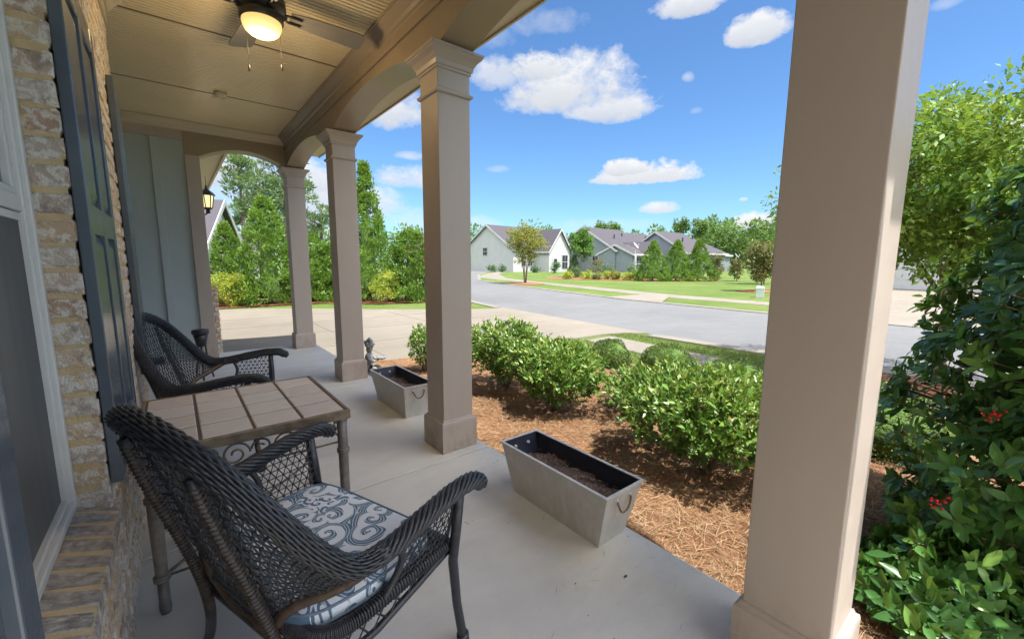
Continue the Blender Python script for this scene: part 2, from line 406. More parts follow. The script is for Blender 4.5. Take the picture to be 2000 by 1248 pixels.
def broad_crown(name, c, rad, nclump, cr, per, L, W, mat_, parent, tmpl=LEAF4, shell=.5, zmin=-.9, hue=None, gap=1.0):
    cs = ell_clumps(nclump, c, rad, shell, zmin); rr = cr*RNG.uniform(.6,1.25,nclump)
    P, u = clumped(cs, rr, per)
    d = u*.8 + RNG.normal(0,.5,u.shape); d[:,2] -= .15
    n = u + np.array([0,0,.8])
    base = np.repeat(RNG.uniform(.1,.9,nclump), per); rnd = np.clip(base*.6 + RNG.random(len(P))*.4, 0, 1)
    return leaves(name, P, d, L, W, mat_, parent, tmpl, n, rnd)
def trunk(name, base, top, r0, r1, parent, limbs=None, m='bark'):
    b = MB(); n = 6; pts = []
    for i in range(n+1):
        t = i/n; p = Vector(base).lerp(Vector(top), t); p.x += .04*math.sin(3*t+base[0])*min(1,r0*12); p.y += .03*math.sin(4*t)*min(1,r0*12); pts.append(p)
    b.tube(pts, [r0+(r1-r0)*i/n for i in range(n+1)], 8)
    for (t, e, r) in (limbs or []):
        p = Vector(base).lerp(Vector(top), t); e = Vector(e); mid = p.lerp(e, .5)+Vector((0,0,.08*(e-p).length))
        b.tube(catmull([p, mid, e], 6), [r*(1-.8*i/6) for i in range(7)], 6)
    return b.build(name, M[m], parent, True)

def conifer(x, y, h, rad, label, group, n=6000, L=.13, m='cypress', z0=-.15, taper=.8, name='cypress_tree', cat='tree', wisp=0):
    root = empty(name, (x,y,z0), 0, label, cat, group)
    trunk('trunk', (0,0,0), (0,0,h*.93), .05+h*.012, .012, root)
    # tufts set on whorled sprays around a cone
    Q = 24; nt = int(n*1.5)//Q
    t = RNG.random(nt)**1.15*.98
    prof = lambda t: rad*np.clip((1-t),0,1)**taper*(1-.2*np.exp(-(t/.05)**2))
    a = RNG.uniform(0, 2*PI, nt)
    lump = 1+.12*np.sin(a*3+t*11+x)+.09*np.sin(a*5-t*17+y)+RNG.normal(0,.08,nt)
    rr = prof(t)*lump*(1-.35*RNG.random(nt)**3.0)
    C = np.stack([rr*np.cos(a), rr*np.sin(a), .02*h+t*h*.97], 1)
    out = np.stack([np.cos(a), np.sin(a), .45+t*1.2], 1); out /= np.linalg.norm(out,axis=1,keepdims=True)
    sz = (.085*h**.5*(1-.5*t))*RNG.uniform(.6,1.35,nt)
    u = unit(nt*Q) + np.repeat(out, Q, 0)*.75
    P = np.repeat(C, Q, 0) + u*np.repeat(sz, Q)[:,None]*RNG.uniform(.25,1.0,(nt*Q,1))
    d = u*.9 + np.array([0,0,.35]) + RNG.normal(0,.25,P.shape)
    rnd = np.clip(np.repeat(RNG.random(nt),Q)*.7 + RNG.random(len(P))*.35, 0, 1)
    leaves('crown', P, d, L*.75, .55, M[m], root, LEAF4, u+np.array([0,0,.35]), rnd, .35)
    b = MB(); k = 10; pf = [(rad*.62*.55*(1-i/k)**taper+.01, .06*h+i/k*h*.80) for i in range(k+1)]
    b.lathe(pf, 9); b.build('inner_branches', M['innerbranch'], root, True)
    return root
M['innerbranch'] = var_mat('inner_foliage', (0.066,0.120,0.022), (0.108,0.192,0.036), 9, .95, .8, 25, bdist=.05)

def place(o, loc, rz=0): o.location = loc; o.rotation_euler = (0,0,rz); return o

# ------------------------------------------------------------------ dimensions (metres)
XC, CW = 1.444, .298            # inner face of the columns, base width
YC = [.248, 2.602, 4.976, 7.352]
ZCEIL = 3.24; XW = -.23; G = -.15
SLAB_X = 1.80

# ================================================================== SETTING
def sheet(name, left, right, z, m, kind='structure', thick=0.0, uneven=0):
    """strip between two polylines with equal numbers of points; optional thickness below"""
    b = MB(); n = len(left); vs = []
    for (l, r) in zip(left, right):
        vs += [(l[0], l[1], z), (r[0], r[1], z)]
    fs = [(2*i, 2*i+1, 2*i+3, 2*i+2) for i in range(n-1)]
    if thick:
        vs += [(x, y, z-thick) for (x, y, _) in vs]; k = 2*n
        for i in range(n-1):
            fs += [(2*i, 2*i+2, 2*i+2+k, 2*i+k), (2*i+1, 2*i+1+k, 2*i+3+k, 2*i+3)]
        fs += [(0, k, k+1, 1), (2*n-2, 2*n-1, 2*n-1+k, 2*n-2+k)]
    b.add(vs, fs); o = b.build(name, m); o['kind'] = kind
    return o
def interp(tab, y):
    ys = [t[0] for t in tab]; xs = [t[1] for t in tab]
    return float(np.interp(y, ys, xs))
YS = list(np.arange(-40, 60.1, 1.0))
road_near_t = [(-40,9.2),(-10,8.15),(1,8.08),(5.4,8.0),(7.6,8.05),(10.9,8.55),(13.5,9.05),(20,11.3),(28,15.2),(40,23),(60,40)]
road_far_t = [(-40,15.5),(-10,14.2),(5.2,14.1),(10.7,14.5),(14.7,15.45),(21.9,17.3),(28.7,19.4),(40,27),(60,44)]
w2n_t = [(-40,18.2),(-10,16.9),(6.2,16.95),(10.5,17.05),(12.6,17.6),(22.2,20.1),(26.8,21.1),(34.2,22.9),(42,29.5),(60,47)]
w2f_t = [(-40,19.4),(-10,18.2),(6.7,18.25),(11.7,18.8),(14.2,19.5),(24.3,22.0),(31,24.2),(42,31.6),(60,49)]
w1n_t = [(-40,6.8),(-10,5.5),(.67,5.69),(3,6.0),(5.3,6.3),(7.5,6.55),(9.7,6.85),(11.8,7.6),(14,8.6)]
w1f_t = [(-40,8.05),(-10,6.65),(.8,6.5),(2.5,6.82),(4.1,6.98),(5.65,7.12),(8,7.3),(11,7.75),(14,8.8)]
def smooth_strip(name, ta, tb, y0, y1, z, m, thick=0, step=.5):
    ys = np.arange(y0, y1+1e-6, step)
    return sheet(name, [(interp(ta,y),y) for y in ys], [(interp(tb,y),y) for y in ys], z, m, 'structure', thick)
# the ground: one large sheet of lawn
gb = MB(); gb.quad((-320,-320,G),(320,-320,G),(320,320,G),(-320,320,G)); struct(gb.build('ground', M['grass']))
smooth_strip('road', road_near_t, road_far_t, -40, 58, G-.0+.004, M['road'])
def off(tab, d): return [(y, x+d) for y, x in tab]
# kerbs
smooth_strip('near_kerb', off(road_near_t,-.32), road_near_t, -40, 5.4, G+.03, M['kerb'], .1)
smooth_strip('near_kerb', off(road_near_t,-.32), road_near_t, 11.3, 55, G+.03, M['kerb'], .1)
smooth_strip('far_kerb', road_far_t, off(road_far_t,.34), 4.0, 58, G+.03, M['kerb'], .1)
smooth_strip('sidewalk', w1n_t, w1f_t, -30, 5.7, G+.012, M['walk'], .05)
smooth_strip('far_sidewalk', w2n_t, w2f_t, 3.9, 56, G+.012, M['walk'], .05)
# far driveway and its apron on the right, and the small apron by the far walk
sheet('far_driveway', [(14.1,-1.5),(16.5,-1.2),(19,-1.0),(33,-.6)], [(14.1,3.2),(16.5,2.9),(19,3.2),(33,6.4)], G+.020, M['drive'])
sheet('far_apron', [(14.5,8.9),(16.0,9.6),(17.1,10.1)], [(14.75,11.9),(16.4,11.7),(17.8,11.6)], G+.034, M['walk'])
# our driveway: from the porch end out to the road
dl = [(-3,7.4),(1.7,7.4),(1.85,6.35),(2.7,5.9),(3.6,6.25),(4.6,6.35),(5.8,6.1),(6.3,5.75),(7.1,5.72),(7.6,5.55),(8.02,5.2)]
dr = [(-3,16.6),(1.04,15.95),(1.9,15.6),(2.8,15.1),(4.06,14.0),(5.1,13.1),(6.1,12.3),(6.9,11.75),(7.6,11.35),(8.2,11.1),(8.6,11.2)]
sheet('driveway', dl, dr, G+.022, M['drive'], 'structure', .06)
# expansion joints in the drive and walks, as thin dark strips
M['joint'] = mat('dark_joint', (.16,.14,.12), .95)[0]
jb = MB()
for y in (7.9, 9.6, 11.3, 13.0):
    x1 = interp([(7,7.5),(11,7.4),(12.3,6.0),(14,4.0)], y); jb.box(.3, x1, y-.008, y+.008, G+.0225, G+.0262)
for x in (2.6, 5.0): jb.box(x-.008, x+.008, 6.5, 12.2, G+.0228, G+.0266)
struct(jb.build('driveway_joint', M['joint']))
jb = MB()
for y in np.arange(-2, 5.6, 1.5): jb.box(interp(w1n_t,y)+.01, interp(w1f_t,y)-.01, y-.007, y+.007, G+.0125, G+.0162)
for y in np.arange(5, 40, 1.8): jb.box(interp(w2n_t,y)+.01, interp(w2f_t,y)-.01, y-.01, y+.01, G+.0125, G+.017)
struct(jb.build('sidewalk_joint', M['joint']))

# porch slab with joints
M['slabjoint'] = mat('slab_joint', (.20,.175,.15), .9)[0]
def slab():
    b = MB(); ys = [-2.9, 2.515, 4.775, 7.78]
    for i in range(3):
        b.box(-1.3 if i == 2 else XW-.02, SLAB_X, ys[i]+.006, ys[i+1]-.006, -.14, 0)
    o = b.build('porch_floor', M['slab'], None, False, .006); struct(o)
    j = MB(); j.box(-1.3, SLAB_X-.01, -2.85, 7.7, -.139, -.008); struct(j.build('floor_joint', M['slabjoint']))
slab()

# pine straw bed (gently uneven sheet) between slab, driveway and lawn
def bed():
    b = MB(); nx, ny = 46, 120; idx = {}; vs = []
    for j in range(ny+1):
        y = -4+ j*(10.35/ny)
        xo = interp([(-4,4.3),(0,4.9),(2,5.75),(3.6,5.6),(4.6,4.9),(5.6,3.9),(6.0,3.0),(6.35,1.95)], y)
        for i in range(nx+1):
            x = SLAB_X-.03 + (xo-SLAB_X+.03)*i/nx
            h = .018*math.sin(x*5+y*3)+.014*math.sin(y*7-x*4)+.012*math.sin(x*13+y*11)
            e = min(1, (xo-x)/.35)
            z = G+.004 + (.075+h)*e
            if x < SLAB_X+.25: z = min(z, -.052 + .014*math.sin(y*9)+.01*math.sin(y*23))
            vs.append((x, y, z))
    fs = [(j*(nx+1)+i, j*(nx+1)+i+1, (j+1)*(nx+1)+i+1, (j+1)*(nx+1)+i) for j in range(ny) for i in range(nx)]
    b.add(vs, fs); o = b.build('mulch_bed', M['mulch'], None, True); struct(o)
bed()
def scatter_needles():
    N = 56000
    x = SLAB_X-.02 + RNG.random(N)**1.35*3.4; y = RNG.uniform(-1.4, 6.1, N)
    lim = np.interp(y, [-4,0,2,3.6,4.6,5.6,6.0,6.35], [4.3,4.9,5.75,5.6,4.9,3.9,3.0,1.95])
    k = x < lim-.05; x = x[k]; y = y[k]; n = len(x)
    h = .018*np.sin(x*5+y*3)+.014*np.sin(y*7-x*4)+.012*np.sin(x*13+y*11)
    z = G+.004+(.075+h)*np.clip((lim[k]-x)/.35,0,1); z = np.where(x < SLAB_X+.25, np.minimum(z, -.045), z)+RNG.uniform(.0,.022,n)
    a = RNG.uniform(0,2*PI,n); d = np.stack([np.cos(a),np.sin(a),RNG.normal(0,.16,n)],1)
    T = (np.array([(-.5,0,0),(.5,0,0),(.35,.5,.6),(-.35,.5,.6),(0,1,0)]), [(0,1,2,3),(3,2,4)])
    o = leaves('pine_straw', np.stack([x,y,z],1), d, .095, .028, M['straw'], None, T, None, RNG.random(n)**.8, .25)
    struct(o, 'stuff')
scatter_needles()
def stray_needles():
    n = 240; x = SLAB_X-.01-RNG.random(n)**2.6*.75; y = RNG.uniform(.4,6.5,n); a = RNG.uniform(0,2*PI,n)
    o = leaves('stray_needles', np.stack([x,y,np.full(n,.0025)],1), np.stack([np.cos(a),np.sin(a),RNG.uniform(0,.03,n)],1), .06, .025, M['straw'], None, LEAF4, None, None, .1)
    tag(o, 'loose pine needles blown onto the edge of the porch slab', 'pine needles', None, 'stuff')
stray_needles()
def scatter_grass():
    pts = []
    N = 60000
    x = RNG.uniform(3.2, 8.0, N); y = RNG.uniform(-1.5, 7.0, N)
    lim = np.interp(y, [-4,0,2,3.6,4.6,5.6,6.0,6.35], [4.3,4.9,5.75,5.6,4.9,3.9,3.0,1.95])
    wn = np.interp(y, [p[0] for p in w1n_t], [p[1] for p in w1n_t]); wf = np.interp(y, [p[0] for p in w1f_t], [p[1] for p in w1f_t])
    rn = np.interp(y, [p[0] for p in road_near_t], [p[1] for p in road_near_t])
    drv = np.interp(x, [p[0] for p in dl[1:]], [p[1] for p in dl[1:]])
    k = (x > lim-.03) & ((x < wn-.0) | ((x > wf+.0) & (x < rn-.33))) & (y < np.minimum(drv-.03, 5.7 if True else 0))
    x = x[k]; y = y[k]; n = len(x)
    a = RNG.uniform(0,2*PI,n); d = np.stack([np.cos(a)*.45,np.sin(a)*.45,np.ones(n)],1)
    nn = np.stack([np.cos(a+1.5),np.sin(a+1.5),np.full(n,.6)],1)
    rn_ = np.clip(.5+.25*np.sin(x*2.1+y*1.3)+RNG.normal(0,.2,n),0,1)
    o = leaves('grass', np.stack([x,y,np.full(n,G)],1), d, .045, .16, M['blade'], None, LEAF4, nn, rn_, .3); struct(o, 'stuff')
scatter_grass()

# ================================================================== HOUSE WITH PORCH
house = empty('house', (0,0,0), 0, 'taupe trimmed house with the arched front porch we stand on, whitewashed brick wall at left', 'house')

def bricks(name, o, u, v, w, W_, H_, bl=.196, bh=.062, mor=.020, depth=.02, off_=True, jit=.003, rows=None):
    """real bricks on a panel: o origin, u along, v up, w outward"""
    o, u, v, w = map(Vector, (o,u,v,w)); b = MB(); rnd = []
    r = 0; z = 0
    while z < H_-.01:
        hh = min(bh, H_-z); x = -(bl+mor)*.5 if (off_ and r % 2) else 0
        while x < W_-.004:
            x0 = max(0, x); x1 = min(W_, x+bl)
            if x1-x0 > .012:
                e = .006; dd = depth+RNG.uniform(-.003,.003)
                q = lambda a, bb, c: o+u*(a+RNG.uniform(-jit,jit))+v*(bb+RNG.uniform(-jit,jit))+w*c
                vs = [q(x0,z,0),q(x1,z,0),q(x1,z+hh,0),q(x0,z+hh,0),
                      q(x0,z,dd-e),q(x1,z,dd-e),q(x1,z+hh,dd-e),q(x0,z+hh,dd-e),
                      q(x0+e,z+e,dd),q(x1-e,z+e,dd),q(x1-e,z+hh-e,dd),q(x0+e,z+hh-e,dd)]
                b.add(vs, [(0,1,5,4),(1,2,6,5),(2,3,7,6),(3,0,4,7),(4,5,9,8),(5,6,10,9),(6,7,11,10),(7,4,8,11),(8,9,10,11)])
                rnd += [RNG.random()]*9
            x += bl+mor
        z += bh+mor; r += 1
    return b, rnd
def brick_obj(name, parts, parent):
    b = MB(); rnd = []
    for bb, rr in parts: b.add(bb.v, bb.f); rnd += rr
    ob = b.build(name, M['brick'], parent); set_rnd(ob.data, rnd); return ob

WY0, WY1, WZ0, WZ1 = .87, 1.90, .62, 2.42      # window opening
XF = -.31
wall_end = 4.22
mw = MB()   # mortar backing of the brick wall
mw.box(-.48, XW-.006, WY1+.005, wall_end, -.15, 3.22)
mw.box(-.48, XW-.012, -3.0, WY0-.012, -.15, 3.22)
mw.box(-.48, XW-.012, WY0-.012, WY1+.012, -.15, WZ0-.075)
mw.box(-.48, XW-.012, WY0-.012, WY1+.012, WZ1+.01, 3.22)
bw = mw.build('brick_wall', M['mortar'], house)
parts = [bricks('', (XW-.02, WY1+.002, 0), (0,1,0), (0,0,1), (1,0,0), wall_end-WY1-.002, 3.1),
         bricks('', (XW-.02, WY0, 0), (0,1,0), (0,0,1), (1,0,0), WY1-WY0, WZ0-.07),
         bricks('', (XW-.02, -1.5, 0), (0,1,0), (0,0,1), (1,0,0), WY0+1.5, 3.1),
         bricks('', (XW-.02, WY0, WZ1+.01), (0,1,0), (0,0,1), (1,0,0), WY1-WY0, 3.1-WZ1-.01),
         bricks('', (XW-.004, WY1+.016, WZ0-.03), (-1,0,0), (0,0,1), (0,-1,0), .10, 2.0, .094, .064, .0165, .016, False, .006)]
brick_obj('brick_courses', parts, bw)
# rowlock sill: bricks on edge, sloping outwards
sb = MB(); srnd = []
y = WY1+.05
while y > WY0-.1:
    y0 = y-.067
    def P(x, yy, z): return (x+RNG.uniform(-.003,.003), yy+RNG.uniform(-.0025,.0025), z+RNG.uniform(-.003,.003))
    xa, xb = -.345, XW+.017; za, zb = WZ0-.002, WZ0-.050
    e = .005
    vs = [P(xa,y0,za-.09),P(xb,y0,zb-.055),P(xb,y,zb-.055),P(xa,y,za-.09), P(xa,y0,za),P(xb-e,y0+e,zb),P(xb-e,y-e,zb),P(xa,y,za), P(xb,y0+e,zb-.008), P(xb,y-e,zb-.008)]
    sb.add(vs, [(0,1,8,5,4),(1,2,9,8),(2,3,7,6,9),(5,8,9,6),(4,5,6,7),(0,3,2,1)]); srnd += [RNG.uniform(0,.3)]*6
    y = y0-.018
sill = sb.build('brick_sill', var_mat('weathered_sill_brick', (.20,.165,.145), (.52,.47,.42), 42, .92, 1, 45, bdist=.016, detail=9), house); set_rnd(sill.data, srnd)
ms = MB(); ms.loft([[(-.345,yy,WZ0-.12),(XW+.008,yy,WZ0-.10),(XW+.014,yy,WZ0-.053),(-.345,yy,WZ0-.005)] for yy in (WY0-.1, WY1+.055)])
ms.build('sill_mortar', M['mortar'], sill)

# window
win = MB()
def frame_rect(b, x0, x1, y0, y1, z0, z1, t):
    b.box(x0,x1,y0,y0+t,z0,z1); b.box(x0,x1,y1-t,y1,z0,z1); b.box(x0,x1,y0+t,y1-t,z0,z0+t); b.box(x0,x1,y0+t,y1-t,z1-t,z1)
frame_rect(win, XF-.07, XF, WY0+.002, WY1-.004, WZ0, WZ1, .026)
frame_rect(win, XF-.06, XF-.012, WY0+.029, WY1-.031, WZ0+.028, WZ1-.028, .014)
wo = win.build('window', M['vinyl'], house, False, .004)
s2 = MB(); frame_rect(s2, XF-.055, XF-.024, WY0+.044, WY1-.046, 1.60, WZ1-.043, .022); s2.build('upper_sash', M['vinyl'], wo, False, .004)
s3 = MB(); s3.box(XF-.045, XF-.016, WY0+.044, WY1-.046, 1.555, 1.598); s3.box(XF-.045, XF-.022, WY0+.044, WY1-.046, 1.53, 1.552); s3.build('meeting_rail', M['vinyl'], wo, False, .003)
g = MB(); g.box(XF-.046, XF-.042, WY0+.067, WY1-.069, 1.623, WZ1-.066); g.build('upper_pane', M['glass'], wo)
g = MB(); g.box(XF-.056, XF-.052, WY0+.0445, WY1-.0465, .649, 1.535); g.build('lower_pane', M['glass'], wo)
g = MB(); g.box(XF-.030, XF-.0285, WY0+.044, WY1-.046, .648, 1.53); g.build('insect_screen', M['screen'], wo)
g = MB(); g.box(-.86, -.50, WY0-.2, WY1+.2, .4, 2.7)
ob = g.build('room_curtain', var_mat('curtain', (.30,.29,.27), (.4,.39,.36), 12, .9, .2, stretch=(1,1,.05)), wo)

# shutters: panelled, two columns of recessed panels, cross rail with hooks
def shutter(y0, y1, z0, z1, label=None):
    x0, x1 = XW+.003, XW+.036
    b = MB(); st = .075; ym = (y0+y1)/2; zr = z0+(z1-z0)*.52
    for a, c in ((y0, y0+st), (ym-st*.45, ym+st*.45), (y1-st, y1)): b.box(x0, x1, a, c, z0, z1)
    segs = [(y0+st, ym-st*.45), (ym+st*.45, y1-st)]
    for a, c in segs:
        for za, zb in ((z0, z0+.11), (zr-.05, zr+.05), (z1-.10, z1)): b.box(x0, x1-.001, a, c, za, zb)
    o = b.build('shutter', M['shutter'], house, False, .004, label)
    p = MB()
    for a, c in segs:
        for za, zb in ((z0+.11, zr-.05), (zr+.05, z1-.10)):
            p.box(x0+.002, x1-.017, a, c, za, zb)
            e = .028
            p.loft([[(x1-.017,a+.012,za+.012),(x1-.017,c-.012,za+.012),(x1-.017,c-.012,zb-.012),(x1-.017,a+.012,zb-.012)],
                    [(x1-.006,a+e+.012,za+e+.012),(x1-.006,c-e-.012,za+e+.012),(x1-.006,c-e-.012,zb-e-.012),(x1-.006,a+e+.012,zb-e-.012)]])
    p.build('raised_panel', M['shutter'], o)
    return o
shutter(WY1+.004, 2.68, .66, 2.38, 'wide panelled blue shutter beside the window')
shutter(3.66, 4.02, .66, 2.53, 'farther blue shutter at the end of the brick wall')
shutter(.30, WY0-.004, .66, 2.43, 'blue shutter on the near side of the window')

# trim on the brick wall: frieze and crown, ending where the wall ends
def profile_sweep(b, prof, p0, p1, up=(0,0,1), outw=(1,0,0)):
    p0, p1, up, outw = map(Vector, (p0,p1,up,outw))
    b.loft([[p+outw*a+up*c for a, c in prof] for p in (p0, p1)])
crownp = [(0,0),(0,-.115),(.012,-.115),(.016,-.10),(.03,-.092),(.042,-.07),(.07,-.045),(.088,-.03),(.092,-.02),(.104,-.018),(.104,0)]
t = MB(); t.box(XW-.004, XW+.012, -.5, wall_end, 3.02, ZCEIL-.002); profile_sweep(t, crownp, (XW+.012,-.5,ZCEIL-.002), (XW+.012,wall_end+.03,ZCEIL-.002)); t.build('wall_crown', M['trim'], house)

# door alcove and siding end wall
YE = 7.352
sd = MB(); sd.box(-1.35, .25, YE+.01, YE+.12, 0, 3.05); sd.box(-1.5, -1.35, wall_end-.3, YE+.12, -.1, 3.2); sd.box(-1.35, -.482, wall_end-.3, wall_end-.02, 0, 3.2)
sd.box(-1.35, -.2, YE-.01+.02, YE+.0101, 0, .1)
sdo = sd.build('siding_wall', M['siding'], house)
bt = MB()
for xa, xb in ((-.80,-.72), (-.455,-.375), (-.11,-.03)): bt.box(xa, xb, YE-.026, YE+.009, .0, 3.00)
bt.build('batten', M['siding'], sdo, False, .003)
tr = MB(); tr.box(-1.35, .234, YE-.030, YE+.008, 3.003, 3.14)
tr.box(.236, .40, YE-.034, YE+.29, 0, 2.82); 
tr.box(.222, .414, YE-.048, YE+.302, 0, .215)
trm = tr.build('corner_pilaster', M['taupe'], house, False, .004)
cr = MB(); profile_sweep(cr, crownp, (-1.35,YE-.018,ZCEIL-.002), (XC+.01,YE-.018,ZCEIL-.002), outw=(0,-1,0)); cr.build('end_crown', M['trim'], house)

# beams with segmental arches
SP, RISE = 2.82, .155
def arch_z(y, a, b):
    m = (a+b)/2; h = (b-a)/2; u = (y-m)/h
    return SP + RISE*max(0, 1-u*u)
def beam_profile(spans, solids, n=24):
    """list of (s, z) bottom line"""
    pts = []
    for a, b in spans:
        for i in range(n+1):
            s = a+(b-a)*i/n; pts.append((s, arch_z(s, a, b)))
    return sorted(pts + solids)
ins = .023
spans = [(YC[i]+CW-ins, YC[i+1]+ins) for i in range(3)]
prof = [(YC[0]-.72, SP)] if False else []
pts = [(YC[0]+ins-.01, SP)]
for a, b in spans:
    pts += [(a+(b-a)*i/24, arch_z(a+(b-a)*i/24, a, b)) for i in range(25)]
pts += [(YC[3]+CW-ins, SP)]
def make_beam(pts, x0, x1, axis, top=3.30):
    b = MB()
    def P(s, c, z): return (c, s, z) if axis == 'y' else (s, c, z)
    for (s0, z0), (s1, z1) in zip(pts, pts[1:]):
        if abs(s1-s0) < 1e-6: continue
        b.add([P(s0,x0,z0),P(s1,x0,z1),P(s1,x1,z1),P(s0,x1,z0)], [(0,1,2,3)])
        b.add([P(s0,x0,z0),P(s1,x0,z1),P(s1,x0,top),P(s0,x0,top)], [(0,1,2,3)])
        b.add([P(s0,x1,z0),P(s1,x1,z1),P(s1,x1,top),P(s0,x1,top)], [(0,1,2,3)])
    for k in (0, -1):
        s, z = pts[k]; b.add([P(s,x0,z),P(s,x1,z),P(s,x1,top),P(s,x0,top)], [(0,1,2,3)])
    return b
bm = make_beam(pts, XC+ins, XC+CW-ins, 'y').build('arched_beam', M['beam'], house)
# long band where the upper board steps back, and the crown above
bd = MB(); bd.box(XC+ins-.012, XC+ins+.004, .25, YE, 3.055, 3.128); bd.box(XC+ins-.020, XC+ins+.004, .25, YE, 3.044, 3.0545); bd.build('beam_board', M['beam'], bm, False, .003)
cr = MB(); profile_sweep(cr, crownp, (XC+ins,-.45,ZCEIL-.002), (XC+ins,YE-.018,ZCEIL-.002), outw=(-1,0,0)); cr.build('beam_crown', M['beam'], bm)
exs = (.40, XC+ins)
pe = [(exs[0]+(exs[1]-exs[0])*i/24, arch_z(exs[0]+(exs[1]-exs[0])*i/24, *exs)) for i in range(25)]
pe = [(.237, SP)] + pe
be = make_beam(pe, YE-.001, YE+.26, 'x').build('end_arched_beam', M['beam'], house)
bd = MB(); bd.box(.24, XC+ins-.022, YE-.013, YE+.001, 3.055, 3.125); bd.build('end_beam_board', M['beam'], be, False, .003)

# columns
def column(i, label):
    y = YC[i]; b = MB(); x0, x1, y0, y1 = XC+ins, XC+CW-ins, y+ins, y+CW-ins
    b.box(x0, x1, y0, y1, .0, SP-.01)
    c = b.build('column', M['taupe'], house, False, .004, label)
    def ring(prof):
        bb = MB(); loops = []
        for o_, z in prof: loops.append([(x0-o_,y0-o_,z),(x1+o_,y0-o_,z),(x1+o_,y1+o_,z),(x0-o_,y1+o_,z)])
        bb.loft(loops); return bb
    ring([(.023,.003),(.023,.212),(.020,.226),(.010,.232),(.006,.244),(.001,.247)]).build('base', M['taupe'], c)
    ring([(.001,2.535),(.014,2.540),(.018,2.552),(.018,2.560),(.007,2.566),(.001,2.575)]).build('neck_band', M['taupe'], c)
    ring([(.001,2.690),(.008,2.692),(.008,2.706),(.016,2.712),(.022,2.738),(.040,2.768),(.062,2.788),(.066,2.792),(.066,2.800),(.074,2.803),(.074,2.8195),(.02,2.8198)]).build('capital', M['taupe'], c)
    return c
column(0, 'nearest porch column, broad beside the holly bush')
column(1, 'porch column standing between the two planter boxes')
column(2, 'porch column with the little garden statue at its foot')
column(3, 'farthest porch column where the end arch lands')

# beadboard ceiling
def ceiling():
    b = MB(); x0, x1 = -1.4, XC+ins+.01; y = -.45; P = []
    while y < YE+.02:
        j = min(abs(y-q) for q in (1.32, 2.85, 4.38, 5.92))
        if j < .0221: P += [(y, ZCEIL), (y+.001, ZCEIL+.03), (y+.013, ZCEIL+.03), (y+.014, ZCEIL), (y+.020,ZCEIL)]; y += .044
        else: P += [(y, ZCEIL), (y+.0035, ZCEIL+.014), (y+.0085, ZCEIL+.014), (y+.012, ZCEIL-.003), (y+.017, ZCEIL-.003), (y+.0195, ZCEIL+.010), (y+.0235, ZCEIL+.010), (y+.027, ZCEIL)]; y += .044
    vs = [];
    for (yy, z) in P: vs += [(x0,yy,z),(x1,yy,z)]
    b.add(vs, [(2*i,2*i+1,2*i+3,2*i+2) for i in range(len(P)-1)])
    o = b.build('porch_ceiling', M['ceil'], house)
    sm_ = mat('seam_gap_shade', (.13,.10,.06), .8)[0]  # dark colour stands in for the shade in the gap between ceiling panels
    for y in (1.32, 2.85, 4.38, 5.92): q_ = MB(); q_.box(-1.3, XC+ins-.105, y-.008, y+.008, ZCEIL-.0045, ZCEIL+.006); q_.build('panel_seam_shade', sm_, o)
    return o
ceiling()
# roof over the porch: soffit, fascia, shingles

RY0, RY1, EX = -.49, 8.0, 2.11
r = MB()
r.loft([[(EX,yy,3.20),(EX,yy,3.38),(-4.6,yy,6.5),(-11,yy,3.38),(-11,yy,3.3),(XC+CW-ins-.005,yy,3.305),(XC+CW-ins,yy,3.20)] for yy in (RY0, RY1)])
ro = r.build('roof', M['roof'], house)
r = MB(); r.box(XC+CW-ins, EX, RY0+.01, RY1-.01, 3.185, 3.199); r.box(EX, EX+.02, RY0, RY1, 3.17, 3.37); r.build('eave', M['trim'], ro, False, .003)
r = MB(); r.loft([[(EX+.021,yy,3.35),(EX+.021,yy,3.25),(EX+.05,yy,3.235),(EX+.10,yy,3.24),(EX+.115,yy,3.35),(EX+.105,yy,3.35),(EX+.095,yy,3.25),(EX+.03,yy,3.25),(EX+.03,yy,3.35)] for yy in (RY0, RY1)]); r.build('gutter', M['trim'], ro)
# house body behind the porch wall, plus unseen roof slabs added to block sun
r = MB(); r.loft([[(-1.52,RY0-.005,z),(1.63,RY0-.005,z),(1.68,-.6,z),(1.74,-.84,z),(1.79,-1.25,z),(-1.52,-1.25,z)] for z in (3.19,3.34)]); r.box(1.93,EX,-1.02,RY0-.005,3.19,3.34); r.box(-10.5, -1.52, -8, 7.4, -.15, 3.19); r.box(-1.52, -.485, -8, -3.0, -.15, 3.19); r.box(-1.5,-.90,-3,wall_end-.32,-.15,3.19); r.build('house_body_and_sun_block', M['siding'], house)
# garage wing beyond the end wall
gw = MB(); gw.box(-6, .40, YE+.30, 13.6, -.15, 3.19)
gwo = gw.build('garage_wall', M['fartan'], house)
gp = [bricks('', (.40, YE+.32, -.1), (0,1,0), (0,0,1), (1,0,0), 1.2, 1.02), bricks('', (.10+.0, YE+.322+.0, -.1), (1,0,0), (0,0,1), (0,-1,0), .001, .001)]
gq = [bricks('', (.33, 7.83, -.1), (1,0,0), (0,0,1), (0,-1,0), .165, 1.05), bricks('', (.477, 7.83, -.1), (0,1,0), (0,0,1), (1,0,0), .4, 1.05)]
q = MB(); q.box(.33,.480,7.832,8.25,-.14,.96); q.box(.32,.505,7.80,8.27,.962,1.0); q.build('brick_pier', M['mortar'], house); brick_obj('pier_bricks', gq, house)
gr = MB(); gr.loft([[(.84,yy,3.21),(.84,yy,3.33),(-2.6,yy,5.2),(-7,yy,3.33),(-7,yy,3.21)] for yy in (8.02, 14.0)]); gr.build('garage_roof', M['roof'], house)
